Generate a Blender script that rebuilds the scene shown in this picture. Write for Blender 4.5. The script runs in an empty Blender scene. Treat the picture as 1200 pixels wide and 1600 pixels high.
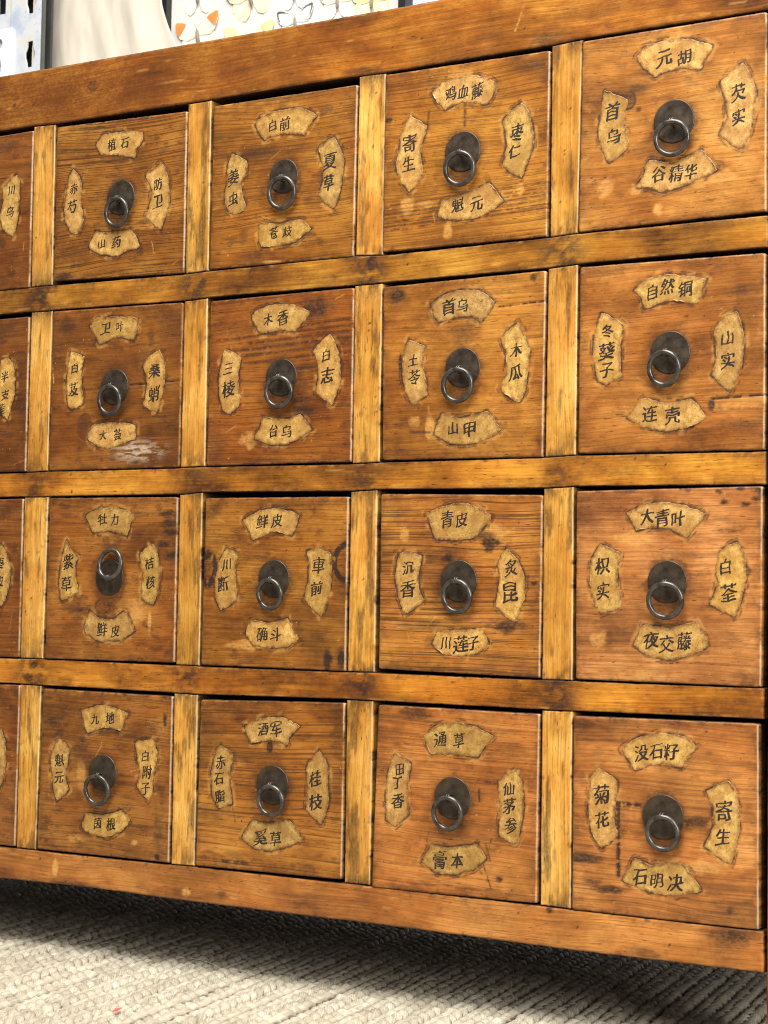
import bpy, math, random
import numpy as np
from mathutils import Vector, Matrix
from mathutils.geometry import delaunay_2d_cdt

# ------------------------------------------------------------------ camera, world, lamps, exposure
SC = bpy.context.scene
COL = SC.collection
CAM_POS = (1.17618, -1.29179, -0.42872)          # metres; x along the cabinet front, y into it, z up from the top opening edge
CAM_RIGHT = Vector((0.84503239, 0.53439998, 0.01835549))
CAM_FWD = Vector((-0.5346088, 0.84368194, 0.04893066))
cam_up = CAM_RIGHT.cross(CAM_FWD)
cd = bpy.data.cameras.new('camera')
cam = bpy.data.objects.new('camera', cd); COL.objects.link(cam)
m3 = Matrix((CAM_RIGHT, cam_up, -CAM_FWD)).transposed()
cam.matrix_world = Matrix.Translation(CAM_POS) @ m3.to_4x4()
cd.sensor_width = 36; cd.sensor_fit = 'AUTO'; cd.lens = 67.714
cd.clip_start = 0.05; cd.clip_end = 60
cd.dof.use_dof = True; cd.dof.focus_distance = 1.62; cd.dof.aperture_fstop = 26
SC.camera = cam

world = bpy.data.worlds.new('World'); SC.world = world; world.use_nodes = True
bg = world.node_tree.nodes['Background']
bg.inputs[0].default_value = (0.86, 0.93, 1.0, 1); bg.inputs[1].default_value = 0.22

def lamp(name, loc, target, size, power, color, size_y=None):
    ld = bpy.data.lights.new(name, 'AREA'); ld.energy = power; ld.color = color
    ld.shape = 'RECTANGLE'; ld.size = size; ld.size_y = size_y or size
    o = bpy.data.objects.new(name, ld); COL.objects.link(o)
    o.location = loc
    o.rotation_euler = (Vector(target) - Vector(loc)).to_track_quat('-Z', 'Y').to_euler()
    return o
lamp('ceiling_light', (0.55, -0.95, 1.75), (0.35, 0.0, -0.45), 1.5, 110, (1.0, 0.975, 0.93), 1.6)
lamp('window_light', (2.25, -1.0, 0.30), (0.35, 0.0, -0.35), 0.45, 42, (1.0, 0.96, 0.92), 1.4)

SC.view_settings.view_transform = 'Standard'; SC.view_settings.look = 'None'
SC.view_settings.exposure = 0.15; SC.view_settings.gamma = 1.0
SC.cycles.use_denoising = True; SC.cycles.pixel_filter_type = 'BLACKMAN_HARRIS'; SC.cycles.filter_width = 1.0
SC.cycles.max_bounces = 8

# ------------------------------------------------------------------ measured data (mm on the cabinet front)
DRAWERS = {
 '01': dict(c=-0.1006, z=-0.0742, q=[(-74.4, 71.6), (74.3, 72.6), (74.5, -72.3), (-74.4, -71.8)], up=0, plate=(1.0, -3.0, 17.0), ring=(1.0, -17.0, 15.0), labels=[
   ([(54.1, 33.6), (59.3, 23.7), (58.6, 5.2), (57.1, -10.1), (52.1, -23.6), (39.3, -15.8), (34.6, -2.9), (38.4, 9.2), (37.2, 21.8)], [('川', 48.5, 19.6, 8.8), ('乌', 47.8, 0.0, 10.9)]),
 ]),
 '02': dict(c=-0.0999, z=-0.243, q=[(-75.1, 70.0), (74.8, 71.0), (75.3, -70.7), (-75.1, -70.2)], up=0, plate=(1.0, -3.0, 17.0), ring=(1.0, -17.0, 15.0), labels=[
   ([(48.7, 34.3), (55.8, 28.8), (59.0, 16.4), (58.8, 3.1), (55.2, -10.1), (50.8, -22.2), (43.7, -17.8), (39.0, -1.2), (39.6, 19.4), (40.5, 31.7)], [('半', 46.0, 17.0, 9.8), ('支', 47.3, 0.5, 9.8), ('莲', 42.9, -12.7, 10.3)]),
 ]),
 '03': dict(c=-0.1006, z=-0.4094, q=[(-74.4, 71.1), (74.2, 72.1), (74.5, -71.8), (-74.4, -71.3)], up=0, plate=(1.0, -3.0, 17.0), ring=(1.0, -17.0, 15.0), labels=[
   ([(47.6, 30.5), (56.5, 20.0), (60.5, 7.4), (59.6, -6.2), (55.8, -17.8), (49.7, -26.2), (43.5, -11.6), (43.9, 14.7)], [('枣', 47.6, 13.6, 10.5), ('皮', 47.8, -3.2, 10.5)]),
 ]),
 '04': dict(c=-0.0999, z=-0.5774, q=[(-75.1, 71.5), (75.4, 72.5), (74.7, -72.3), (-75.1, -71.8)], up=0, plate=(1.0, -3.0, 17.0), ring=(1.0, -17.0, 15.0), labels=[
   ([(53.2, 32.5), (58.6, 23.1), (60.6, 10.3), (60.4, -2.6), (57.2, -15.7), (53.7, -20.2), (46.0, -10.0), (45.0, 15.9)], []),
 ]),
 '11': dict(c=0.0762, z=-0.0744, q=[(-75.1, 72.4), (74.4, 68.8), (75.1, -72.8), (-74.3, -68.4)], up=0, plate=(2.5, 0.4, 15.6), ring=(3.9, -13.5, 13.3), labels=[
   ([(-28.3, 50.6), (-19.7, 58.6), (-3.5, 59.3), (13.8, 58.3), (25.2, 55.4), (24.8, 47.7), (18.4, 40.1), (15.9, 34.2), (-2.9, 38.3), (-21.8, 41.0), (-25.4, 46.1)], [('植', -9.6, 48.5, 10.5), ('石', 5.2, 48.4, 8.9)]),
   ([(-53.7, 31.8), (-46.6, 24.7), (-43.5, 16.4), (-43.7, 0.6), (-40.4, -15.6), (-46.2, -27.7), (-54.5, -25.9), (-62.5, -14.6), (-63.7, -0.7), (-60.2, 18.1), (-58.4, 26.4)], [('赤', -52.6, 13.6, 9.6), ('芍', -54.5, -2.6, 11.7)]),
   ([(45.7, 26.8), (52.4, 19.9), (56.0, 8.3), (57.2, -9.3), (51.8, -25.1), (48.2, -31.9), (38.9, -27.0), (30.8, -19.1), (35.1, -9.2), (36.6, 4.1), (29.7, 17.2), (40.0, 22.3)], [('防', 44.1, 8.4, 10.3), ('卫', 44.2, -7.5, 10.8)]),
   ([(-26.3, -27.3), (-11.4, -29.7), (2.0, -29.4), (14.0, -28.9), (22.2, -37.9), (24.4, -45.8), (10.6, -47.7), (0.1, -51.5), (-18.8, -48.4), (-33.4, -41.4), (-30.2, -34.3)], [('山', -18.4, -38.5, 8.9), ('药', -1.6, -38.9, 10.4)]),
 ]),
 '12': dict(c=0.0766, z=-0.2421, q=[(-74.5, 72.7), (74.4, 70.7), (74.5, -71.8), (-74.3, -71.6)], up=0, plate=(0.3, 1.0, 15.6), ring=(0.9, -11.1, 13.6), labels=[
   ([(-30.6, 56.3), (-22.0, 61.5), (-5.9, 63.1), (15.5, 61.7), (24.8, 58.5), (23.8, 48.8), (20.1, 40.8), (5.4, 44.2), (-5.2, 42.8), (-18.5, 39.4), (-24.2, 47.6)], [('卫', -11.5, 53.0, 9.9), ('叶', 4.5, 54.1, 8.8)]),
   ([(-51.8, 34.5), (-35.8, 29.5), (-38.2, 18.1), (-37.7, 5.5), (-35.8, -12.3), (-50.7, -16.9), (-54.4, -8.4), (-55.6, 6.4), (-54.7, 18.9)], [('白', -46.4, 19.5, 9.4), ('芨', -47.1, 1.2, 12.1)]),
   ([(49.1, 31.0), (54.6, 21.5), (56.2, 9.3), (55.3, -2.9), (52.4, -12.9), (48.2, -22.8), (32.4, -17.1), (36.0, -5.0), (35.6, 8.2), (31.3, 17.6), (37.6, 25.5)], [('桑', 44.6, 12.9, 12.2), ('蛸', 44.6, -7.0, 13.2)]),
   ([(-21.5, -31.5), (-6.8, -30.0), (14.5, -31.3), (25.1, -34.2), (24.8, -45.4), (8.5, -50.0), (-4.7, -53.8), (-19.6, -50.2), (-29.2, -44.3), (-28.1, -37.5)], [('大', -11.7, -41.2, 8.8), ('荟', 5.0, -41.2, 9.8)]),
 ]),
 '13': dict(c=0.0772, z=-0.4093, q=[(-73.0, 72.1), (73.2, 70.8), (73.7, -71.0), (-73.9, -71.9)], up=1, plate=(-0.6, 1.5, 15.6), ring=(5.7, 12.8, 13.7), labels=[
   ([(-30.4, 55.7), (-14.7, 61.9), (4.4, 62.2), (26.1, 56.2), (21.0, 47.4), (18.0, 37.6), (-0.4, 41.8), (-20.9, 40.4), (-25.3, 47.8)], [('牡', -10.2, 52.4, 10.5), ('力', 3.4, 51.7, 9.9)]),
   ([(-51.2, 33.1), (-43.2, 22.4), (-36.8, 19.3), (-40.7, 10.8), (-38.8, -1.9), (-35.7, -12.4), (-55.0, -19.5), (-59.1, -4.2), (-57.6, 15.0)], [('紫', -48.4, 15.0, 13.3), ('草', -49.9, -4.1, 13.2)]),
   ([(46.2, 30.8), (52.4, 21.5), (55.5, 7.1), (54.6, -7.3), (48.5, -21.7), (35.1, -16.7), (36.5, 0.8), (32.6, 21.5)], [('桔', 43.5, 14.3, 10.8), ('核', 45.3, -2.2, 11.1)]),
   ([(-22.7, -28.0), (-11.5, -34.1), (4.8, -34.9), (15.4, -28.4), (22.3, -32.5), (29.3, -44.7), (13.5, -52.8), (-10.8, -54.5), (-27.6, -46.0)], [('鲜', -7.7, -44.0, 12.5), ('皮', 7.3, -45.2, 10.4)]),
 ]),
 '14': dict(c=0.0756, z=-0.5784, q=[(-73.3, 71.6), (74.4, 70.5), (74.2, -70.9), (-75.3, -71.2)], up=0, plate=(-1.0, 1.2, 15.5), ring=(-1.0, -13.8, 13.6), labels=[
   ([(-26.8, 52.8), (-11.9, 58.2), (4.4, 58.9), (25.4, 53.6), (21.0, 46.7), (18.5, 38.8), (-0.4, 40.0), (-19.3, 34.4), (-25.1, 43.5)], [('九', -11.4, 47.2, 9.4), ('地', 5.5, 48.6, 10.1)]),
   ([(-51.7, 28.0), (-39.5, 19.7), (-41.9, 7.0), (-44.2, -5.8), (-39.7, -16.0), (-53.3, -27.4), (-58.7, -13.0), (-61.6, 9.0), (-59.1, 19.7)], [('魁', -51.0, 9.1, 11.0), ('元', -51.1, -6.2, 9.6)]),
   ([(36.1, 30.0), (54.5, 32.0), (58.9, 19.0), (55.5, 0.5), (54.6, -12.8), (49.6, -19.2), (37.4, -8.8), (39.6, 3.6), (36.5, 17.7)], [('白', 45.8, 18.2, 9.4), ('附', 48.2, 4.6, 11.2), ('子', 46.7, -9.2, 10.0)]),
   ([(-19.0, -34.9), (-3.3, -35.3), (10.1, -33.3), (20.8, -29.9), (30.4, -37.9), (21.3, -47.8), (5.4, -54.2), (-10.9, -53.4), (-23.4, -48.2)], [('茵', -5.7, -42.7, 9.8), ('根', 9.2, -42.6, 11.5)]),
 ]),
 '21': dict(c=0.2517, z=-0.0759, q=[(-73.5, 71.1), (74.1, 70.5), (73.3, -71.1), (-73.9, -70.5)], up=0, plate=(2.1, 2.5, 14.3), ring=(5.7, -12.6, 13.9), labels=[
   ([(-28.4, 49.1), (-22.4, 55.1), (-4.6, 58.6), (15.7, 58.3), (29.2, 53.3), (33.3, 48.9), (26.8, 42.5), (21.6, 34.7), (2.7, 38.1), (-10.9, 37.4), (-19.1, 35.0), (-24.1, 40.6)], [('白', -10.4, 46.3, 9.6), ('前', 1.9, 46.6, 11.2)]),
   ([(-52.2, 27.4), (-36.6, 19.4), (-37.7, 7.1), (-42.3, -1.5), (-37.0, -17.9), (-38.3, -23.4), (-48.7, -25.3), (-55.8, -21.2), (-59.7, -7.7), (-56.5, 4.5), (-56.9, 17.1)], [('姜', -50.2, 6.7, 13.1), ('虫', -49.7, -11.6, 11.4)]),
   ([(51.5, 29.6), (57.6, 20.1), (61.8, 9.8), (60.2, -7.6), (57.3, -20.5), (52.3, -29.3), (44.3, -24.7), (37.5, -17.4), (41.2, -5.6), (40.2, 7.7), (36.6, 21.4), (44.4, 27.1)], [('夏', 48.1, 10.1, 13.2), ('草', 47.2, -7.4, 12.1)]),
   ([(-20.0, -34.7), (-0.8, -37.0), (11.3, -35.4), (22.0, -35.8), (30.2, -44.3), (21.0, -49.6), (15.8, -53.5), (-0.3, -55.5), (-19.5, -55.0), (-23.2, -44.0)], [('苍', -6.7, -44.3, 10.1), ('歧', 6.9, -44.4, 9.5)]),
 ]),
 '22': dict(c=0.253, z=-0.2428, q=[(-73.4, 70.3), (73.2, 71.2), (73.7, -70.8), (-73.5, -70.7)], up=0, plate=(2.7, 1.4, 15.5), ring=(5.6, -11.3, 13.5), labels=[
   ([(-29.1, 54.7), (-21.1, 60.2), (-5.2, 62.9), (13.4, 61.1), (29.9, 54.1), (24.2, 46.9), (15.3, 38.3), (0.7, 40.8), (-19.2, 38.7), (-26.1, 46.8)], [('木', -12.1, 50.3, 9.8), ('香', 3.2, 50.9, 12.0)]),
   ([(-55.6, 28.2), (-39.0, 20.1), (-42.0, 7.1), (-41.0, -6.2), (-39.3, -18.3), (-49.2, -27.3), (-56.9, -24.2), (-61.4, -10.8), (-62.5, 3.7), (-59.4, 19.0)], [('三', -52.3, 11.4, 8.8), ('棱', -51.8, -5.7, 13.2)]),
   ([(50.3, 34.5), (57.7, 21.3), (60.5, 8.4), (61.5, -4.4), (57.9, -13.8), (53.0, -23.2), (37.4, -12.9), (39.6, -1.2), (38.0, 11.7), (33.9, 22.6)], [('白', 47.0, 17.6, 10.2), ('志', 48.7, 1.0, 12.8)]),
   ([(-15.4, -30.7), (-2.7, -32.3), (10.5, -33.3), (22.2, -30.0), (34.2, -42.7), (21.4, -49.8), (8.4, -54.3), (-7.4, -54.3), (-23.6, -49.0), (-18.5, -39.9)], [('台', -4.3, -42.5, 10.8), ('乌', 8.9, -43.5, 10.8)]),
 ]),
 '23': dict(c=0.2518, z=-0.4109, q=[(-72.6, 71.1), (73.0, 70.2), (73.2, -70.9), (-73.6, -70.4)], up=0, plate=(0.6, 3.4, 15.5), ring=(2.0, -9.6, 13.0), labels=[
   ([(-31.9, 52.1), (-18.0, 59.0), (-0.8, 61.5), (17.7, 58.6), (24.3, 54.8), (21.9, 47.3), (17.5, 38.8), (-0.3, 41.6), (-21.4, 35.2), (-27.0, 43.3)], [('鲜', -12.4, 50.3, 11.4), ('皮', 2.2, 51.2, 11.3)]),
   ([(-48.9, 28.1), (-35.9, 23.8), (-39.6, 12.9), (-37.9, -1.3), (-37.5, -15.4), (-53.6, -23.2), (-59.4, -13.5), (-60.5, 0.7), (-56.8, 16.1)], [('川', -48.5, 14.5, 9.6), ('断', -51.4, -1.9, 12.6)]),
   ([(32.8, 26.0), (44.3, 27.6), (55.8, 24.9), (57.5, 10.2), (56.5, -4.6), (48.2, -26.8), (31.2, -13.4), (34.7, 1.5), (34.9, 16.4)], [('車', 44.7, 14.3, 12.7), ('前', 43.2, -4.2, 11.4)]),
   ([(-21.6, -31.4), (-3.6, -33.2), (14.7, -29.1), (21.4, -39.0), (26.8, -45.3), (15.3, -52.0), (-3.1, -54.0), (-19.1, -51.8), (-27.3, -42.3)], [('确', -10.2, -42.4, 11.8), ('斗', 3.3, -42.6, 11.2)]),
 ]),
 '24': dict(c=0.2516, z=-0.5779, q=[(-72.6, 68.5), (73.3, 72.0), (73.5, -69.4), (-74.3, -71.1)], up=0, plate=(3.9, 1.8, 15.9), ring=(7.6, -10.7, 13.3), labels=[
   ([(-25.7, 48.1), (-9.9, 55.2), (11.1, 57.3), (29.5, 50.7), (19.3, 41.2), (17.5, 34.8), (1.1, 38.2), (-18.6, 34.5)], [('酒', -6.9, 46.8, 10.7), ('军', 6.2, 47.5, 12.5)]),
   ([(-50.2, 31.2), (-37.1, 24.3), (-39.5, 11.2), (-39.0, -3.8), (-37.3, -16.6), (-50.8, -20.8), (-57.8, -11.6), (-59.8, 7.8), (-56.1, 22.2)], [('赤', -49.7, 17.1, 10.8), ('石', -51.4, 3.5, 9.5), ('脂', -49.6, -11.0, 10.6)]),
   ([(49.1, 32.3), (58.3, 19.3), (58.0, 4.6), (59.6, -8.8), (52.4, -26.5), (37.5, -15.6), (38.4, 1.3), (36.7, 18.0)], [('桂', 45.9, 9.6, 12.5), ('枝', 47.0, -9.1, 12.5)]),
   ([(-15.6, -28.4), (-2.4, -30.1), (21.0, -25.7), (34.3, -39.9), (21.6, -46.2), (3.5, -51.9), (-12.4, -51.1), (-26.5, -43.7)], [('奚', -7.2, -41.6, 13.8), ('草', 7.9, -41.5, 11.8)]),
 ]),
 '31': dict(c=0.4264, z=-0.0737, q=[(-74.6, 72.7), (74.9, 71.8), (74.4, -72.3), (-74.7, -72.1)], up=0, plate=(-1.2, 1.8, 16.0), ring=(0.8, -12.6, 13.9), labels=[
   ([(-30.4, 52.0), (-21.0, 59.1), (-3.3, 62.2), (8.8, 61.1), (20.9, 56.6), (29.0, 50.8), (25.1, 43.7), (19.9, 36.1), (2.5, 40.1), (-11.0, 39.4), (-17.8, 36.7), (-24.8, 42.9)], [('鸡', -13.2, 49.2, 11.3), ('血', -1.7, 49.5, 10.1), ('藤', 11.1, 48.4, 11.6)]),
   ([(-50.2, 35.9), (-34.7, 25.6), (-38.0, 14.6), (-39.8, 2.9), (-37.5, -9.4), (-41.5, -18.5), (-49.7, -25.5), (-58.3, -15.6), (-62.7, -5.5), (-60.2, 9.9), (-59.0, 21.9), (-55.0, 29.8)], [('寄', -50.0, 14.2, 15.1), ('生', -51.0, -2.5, 12.0)]),
   ([(50.2, 34.1), (56.8, 25.7), (60.3, 12.6), (61.2, -1.4), (56.2, -12.4), (51.2, -24.6), (40.7, -18.9), (34.7, -12.4), (37.7, 1.3), (36.2, 14.3), (34.1, 21.5), (42.5, 29.8)], [('枣', 46.8, 11.2, 13.4), ('仁', 45.0, -3.1, 10.5)]),
   ([(-19.1, -36.2), (-1.6, -32.1), (10.5, -29.7), (22.4, -25.1), (30.5, -34.1), (35.8, -41.6), (22.8, -48.5), (9.6, -52.5), (-6.6, -52.2), (-23.0, -47.7)], [('魁', -4.7, -40.0, 11.2), ('元', 12.1, -40.5, 10.6)]),
 ]),
 '32': dict(c=0.4272, z=-0.2429, q=[(-74.1, 69.8), (73.2, 71.7), (72.8, -71.3), (-71.9, -70.2)], up=0, plate=(1.1, 0.8, 15.5), ring=(1.3, -13.4, 13.7), labels=[
   ([(-29.0, 52.7), (-16.6, 59.2), (-3.6, 61.7), (14.5, 60.4), (28.7, 50.4), (23.7, 41.8), (16.2, 35.5), (8.4, 40.5), (-5.8, 40.3), (-21.4, 37.4), (-26.9, 45.1)], [('首', -12.4, 49.3, 12.5), ('乌', -0.1, 49.5, 10.7)]),
   ([(-49.0, 25.4), (-33.6, 19.3), (-35.3, 5.7), (-32.4, -6.9), (-30.8, -19.0), (-44.0, -26.9), (-50.9, -16.4), (-54.5, -1.3), (-53.5, 13.6)], [('土', -44.0, 9.0, 9.7), ('苓', -43.0, -4.7, 12.6)]),
   ([(49.1, 32.9), (55.5, 23.1), (60.0, 11.8), (58.4, -5.8), (56.2, -20.0), (51.4, -29.1), (41.3, -23.2), (34.3, -16.8), (39.1, -5.9), (39.5, 8.5), (34.2, 22.1)], [('木', 48.3, 11.9, 11.1), ('瓜', 47.9, -5.3, 11.6)]),
   ([(-17.4, -34.8), (-1.7, -38.8), (11.1, -37.0), (23.8, -34.1), (35.5, -49.0), (24.2, -55.3), (9.0, -59.3), (-9.1, -58.2), (-23.6, -50.4)], [('山', -6.7, -46.5, 9.9), ('甲', 8.2, -48.1, 12.3)]),
 ]),
 '33': dict(c=0.4276, z=-0.4102, q=[(-73.0, 71.2), (72.8, 68.1), (72.6, -70.9), (-72.3, -68.4)], up=0, plate=(0.4, 2.3, 16.1), ring=(3.5, -9.9, 13.5), labels=[
   ([(-30.2, 54.5), (-16.6, 60.0), (0.2, 62.6), (15.7, 59.6), (28.5, 51.2), (19.8, 41.8), (12.3, 35.2), (-4.4, 33.6), (-21.3, 34.8), (-26.8, 46.6)], [('青', -11.1, 49.9, 12.9), ('皮', 1.8, 49.7, 11.7)]),
   ([(-50.1, 25.2), (-33.5, 21.8), (-35.9, 8.3), (-35.6, -5.3), (-31.4, -14.2), (-47.8, -24.6), (-54.0, -12.3), (-57.7, 3.6), (-56.0, 19.5)], [('沉', -45.8, 12.2, 10.2), ('香', -45.5, -4.2, 14.1)]),
   ([(41.5, 27.4), (51.6, 18.7), (58.0, 5.6), (58.3, -10.8), (49.9, -28.9), (33.5, -17.7), (35.7, -0.1), (34.2, 15.3)], [('炙', 46.2, 12.6, 13.1), ('昆', 45.9, -6.0, 14.8)]),
   ([(-18.5, -37.5), (-3.0, -36.0), (19.9, -35.0), (27.7, -45.3), (17.7, -53.2), (5.1, -56.4), (-13.0, -54.7), (-22.9, -46.6)], [('川', -10.5, -46.2, 10.2), ('莲', 3.0, -46.4, 13.3), ('子', 13.8, -45.6, 10.5)]),
 ]),
 '34': dict(c=0.4272, z=-0.5782, q=[(-71.4, 72.2), (73.1, 71.2), (73.0, -71.0), (-74.8, -72.4)], up=0, plate=(-1.5, 3.2, 16.2), ring=(-1.3, -8.5, 13.4), labels=[
   ([(-28.8, 49.4), (-17.6, 57.9), (-1.9, 61.5), (16.3, 59.0), (33.2, 52.1), (24.4, 42.1), (19.4, 35.2), (1.2, 36.4), (-21.2, 35.7)], [('通', -13.4, 47.4, 11.3), ('草', 3.6, 47.7, 11.0)]),
   ([(-55.4, 34.3), (-39.7, 27.2), (-42.1, 14.5), (-41.8, -0.2), (-41.5, -12.7), (-53.5, -22.7), (-61.7, -17.7), (-62.9, 2.9), (-61.1, 17.9)], [('田', -49.6, 22.1, 8.6), ('丁', -52.1, 11.1, 9.4), ('香', -51.1, -2.6, 12.3)]),
   ([(55.1, 28.9), (59.0, 17.6), (60.5, 1.3), (58.3, -14.2), (53.5, -27.8), (39.6, -22.3), (40.5, -4.5), (38.2, 18.5)], [('仙', 47.2, 13.6, 9.9), ('茅', 48.1, 0.4, 12.6), ('参', 49.6, -14.3, 11.9)]),
   ([(-19.8, -34.3), (-2.7, -35.1), (20.6, -30.4), (28.4, -40.9), (18.3, -49.5), (2.9, -54.8), (-15.4, -55.3), (-28.1, -47.9)], [('膏', -12.2, -44.9, 14.6), ('本', 3.4, -44.7, 12.0)]),
 ]),
 '41': dict(c=0.6014, z=-0.0715, q=[(-73.6, 72.4), (73.9, 73.3), (74.7, -71.8), (-74.9, -73.9)], up=0, plate=(2.4, 2.0, 16.4), ring=(4.9, -11.6, 13.6), labels=[
   ([(-28.4, 53.9), (-22.7, 60.3), (-8.5, 63.1), (13.1, 61.8), (31.9, 53.8), (25.8, 44.6), (22.7, 37.4), (5.7, 40.9), (-4.4, 39.8), (-13.4, 36.9), (-22.5, 44.7)], [('元', -5.8, 50.2, 12.0), ('胡', 10.1, 48.5, 11.6)]),
   ([(-54.3, 32.0), (-35.2, 22.9), (-37.6, 11.2), (-36.2, -1.1), (-34.0, -13.9), (-49.6, -23.0), (-57.1, -10.7), (-59.2, 1.6), (-56.8, 17.1)], [('首', -47.5, 15.4, 13.3), ('乌', -46.6, -3.5, 12.1)]),
   ([(55.4, 38.2), (61.6, 28.0), (65.9, 15.9), (64.3, -0.1), (61.4, -13.7), (56.0, -24.7), (46.2, -20.1), (38.2, -12.1), (43.6, 0.1), (42.2, 13.1), (37.8, 25.4), (45.7, 32.5)], [('芡', 52.6, 17.0, 12.8), ('实', 52.8, -0.5, 11.6)]),
   ([(-17.1, -24.8), (1.5, -28.6), (11.5, -26.2), (24.0, -21.7), (36.6, -37.7), (21.8, -43.7), (6.8, -47.5), (-7.2, -50.2), (-17.5, -45.0), (-27.8, -44.0), (-21.4, -35.1)], [('谷', -9.2, -35.8, 11.3), ('精', 4.2, -37.2, 12.4), ('华', 16.1, -36.7, 11.2)]),
 ]),
 '42': dict(c=0.6023, z=-0.2424, q=[(-74.1, 71.4), (73.6, 70.2), (74.2, -71.4), (-73.8, -70.2)], up=0, plate=(0.5, 2.6, 15.7), ring=(-0.1, -9.7, 13.3), labels=[
   ([(-28.8, 50.1), (-20.3, 57.3), (-4.8, 60.3), (13.2, 57.7), (28.4, 54.2), (25.3, 46.1), (21.7, 36.9), (0.6, 40.2), (-9.7, 38.5), (-20.1, 35.6), (-22.8, 43.6)], [('自', -14.0, 47.8, 11.1), ('然', -2.1, 51.1, 12.0), ('铜', 12.1, 48.3, 11.9)]),
   ([(-55.7, 34.9), (-42.3, 29.2), (-37.0, 24.0), (-39.4, 10.8), (-39.2, -3.7), (-39.1, -13.4), (-51.0, -18.9), (-57.7, -16.1), (-62.0, 2.4), (-60.9, 19.4)], [('冬', -50.1, 21.2, 11.0), ('葵', -50.6, 6.0, 13.4), ('子', -50.4, -8.0, 10.7)]),
   ([(51.1, 29.6), (56.1, 18.2), (57.5, 2.9), (55.2, -13.3), (47.4, -28.7), (32.9, -15.7), (36.5, -3.0), (34.5, 16.0), (41.2, 25.0)], [('山', 45.1, 10.6, 10.8), ('实', 45.3, -5.8, 12.7)]),
   ([(-19.9, -29.9), (-8.8, -32.8), (1.5, -34.4), (18.0, -32.1), (28.9, -46.1), (17.0, -52.7), (-0.8, -55.1), (-16.3, -52.8), (-33.4, -43.8)], [('连', -15.1, -42.1, 12.0), ('壳', 2.9, -43.4, 12.8)]),
 ]),
 '43': dict(c=0.6018, z=-0.41, q=[(-74.2, 70.4), (73.5, 71.5), (73.6, -71.1), (-72.9, -70.8)], up=0, plate=(0.7, 2.9, 15.5), ring=(3.4, -10.9, 13.8), labels=[
   ([(-31.9, 53.1), (-20.6, 58.4), (-6.2, 61.2), (12.0, 58.6), (30.0, 51.8), (22.4, 41.8), (14.8, 34.7), (1.8, 41.3), (-11.2, 42.6), (-24.4, 40.3), (-28.4, 47.0)], [('大', -15.9, 50.5, 10.9), ('青', -3.7, 49.2, 13.2), ('叶', 8.9, 48.4, 11.7)]),
   ([(-53.0, 30.0), (-36.8, 22.7), (-39.3, 9.3), (-39.1, -1.7), (-34.9, -15.0), (-51.6, -21.3), (-58.5, -12.9), (-61.5, 4.2), (-60.3, 19.0)], [('枳', -51.4, 14.1, 12.2), ('实', -50.5, -4.2, 12.2)]),
   ([(53.5, 31.6), (60.4, 20.4), (61.2, 5.2), (58.2, -7.7), (53.4, -21.8), (34.5, -13.3), (39.4, 0.3), (38.0, 14.5), (40.4, 25.1)], [('白', 45.6, 13.9, 11.2), ('荃', 48.2, -4.3, 13.5)]),
   ([(-18.2, -29.2), (2.7, -30.5), (23.2, -25.9), (33.5, -42.3), (20.9, -49.7), (3.0, -53.8), (-12.7, -51.9), (-25.3, -43.8)], [('夜', -11.5, -39.8, 12.6), ('交', 0.9, -41.9, 12.5), ('藤', 14.4, -39.8, 12.8)]),
 ]),
 '44': dict(c=0.6013, z=-0.5785, q=[(-73.3, 71.6), (72.5, 72.6), (73.8, -72.0), (-73.0, -72.2)], up=0, plate=(0.0, 1.8, 16.2), ring=(4.1, -9.3, 13.1), labels=[
   ([(-33.5, 48.6), (-20.9, 57.9), (-2.4, 61.8), (16.0, 60.4), (25.7, 53.7), (18.7, 44.3), (13.6, 38.0), (-2.1, 40.1), (-21.9, 34.1), (-28.7, 41.6)], [('没', -17.4, 47.1, 11.9), ('石', -6.1, 48.3, 10.6), ('籽', 5.7, 49.0, 12.0)]),
   ([(-51.7, 33.5), (-36.6, 25.2), (-37.7, 10.5), (-38.9, -4.3), (-36.0, -15.0), (-48.8, -24.6), (-57.2, -13.0), (-60.2, 6.5), (-58.4, 26.3)], [('菊', -49.3, 14.6, 14.5), ('花', -48.4, -3.7, 12.0)]),
   ([(50.2, 30.8), (57.3, 17.1), (58.7, -1.7), (52.1, -28.1), (32.3, -16.7), (38.5, -3.2), (38.4, 11.0), (33.2, 22.5)], [('寄', 46.7, 9.8, 14.4), ('生', 46.3, -8.5, 11.6)]),
   ([(-21.8, -29.6), (-9.1, -33.4), (14.4, -29.6), (22.9, -37.7), (30.1, -48.4), (9.5, -53.9), (-11.5, -52.9), (-31.6, -46.3)], [('石', -17.6, -42.6, 11.5), ('明', -4.3, -44.4, 11.0), ('决', 10.1, -44.3, 12.5)]),
 ]),
}
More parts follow.
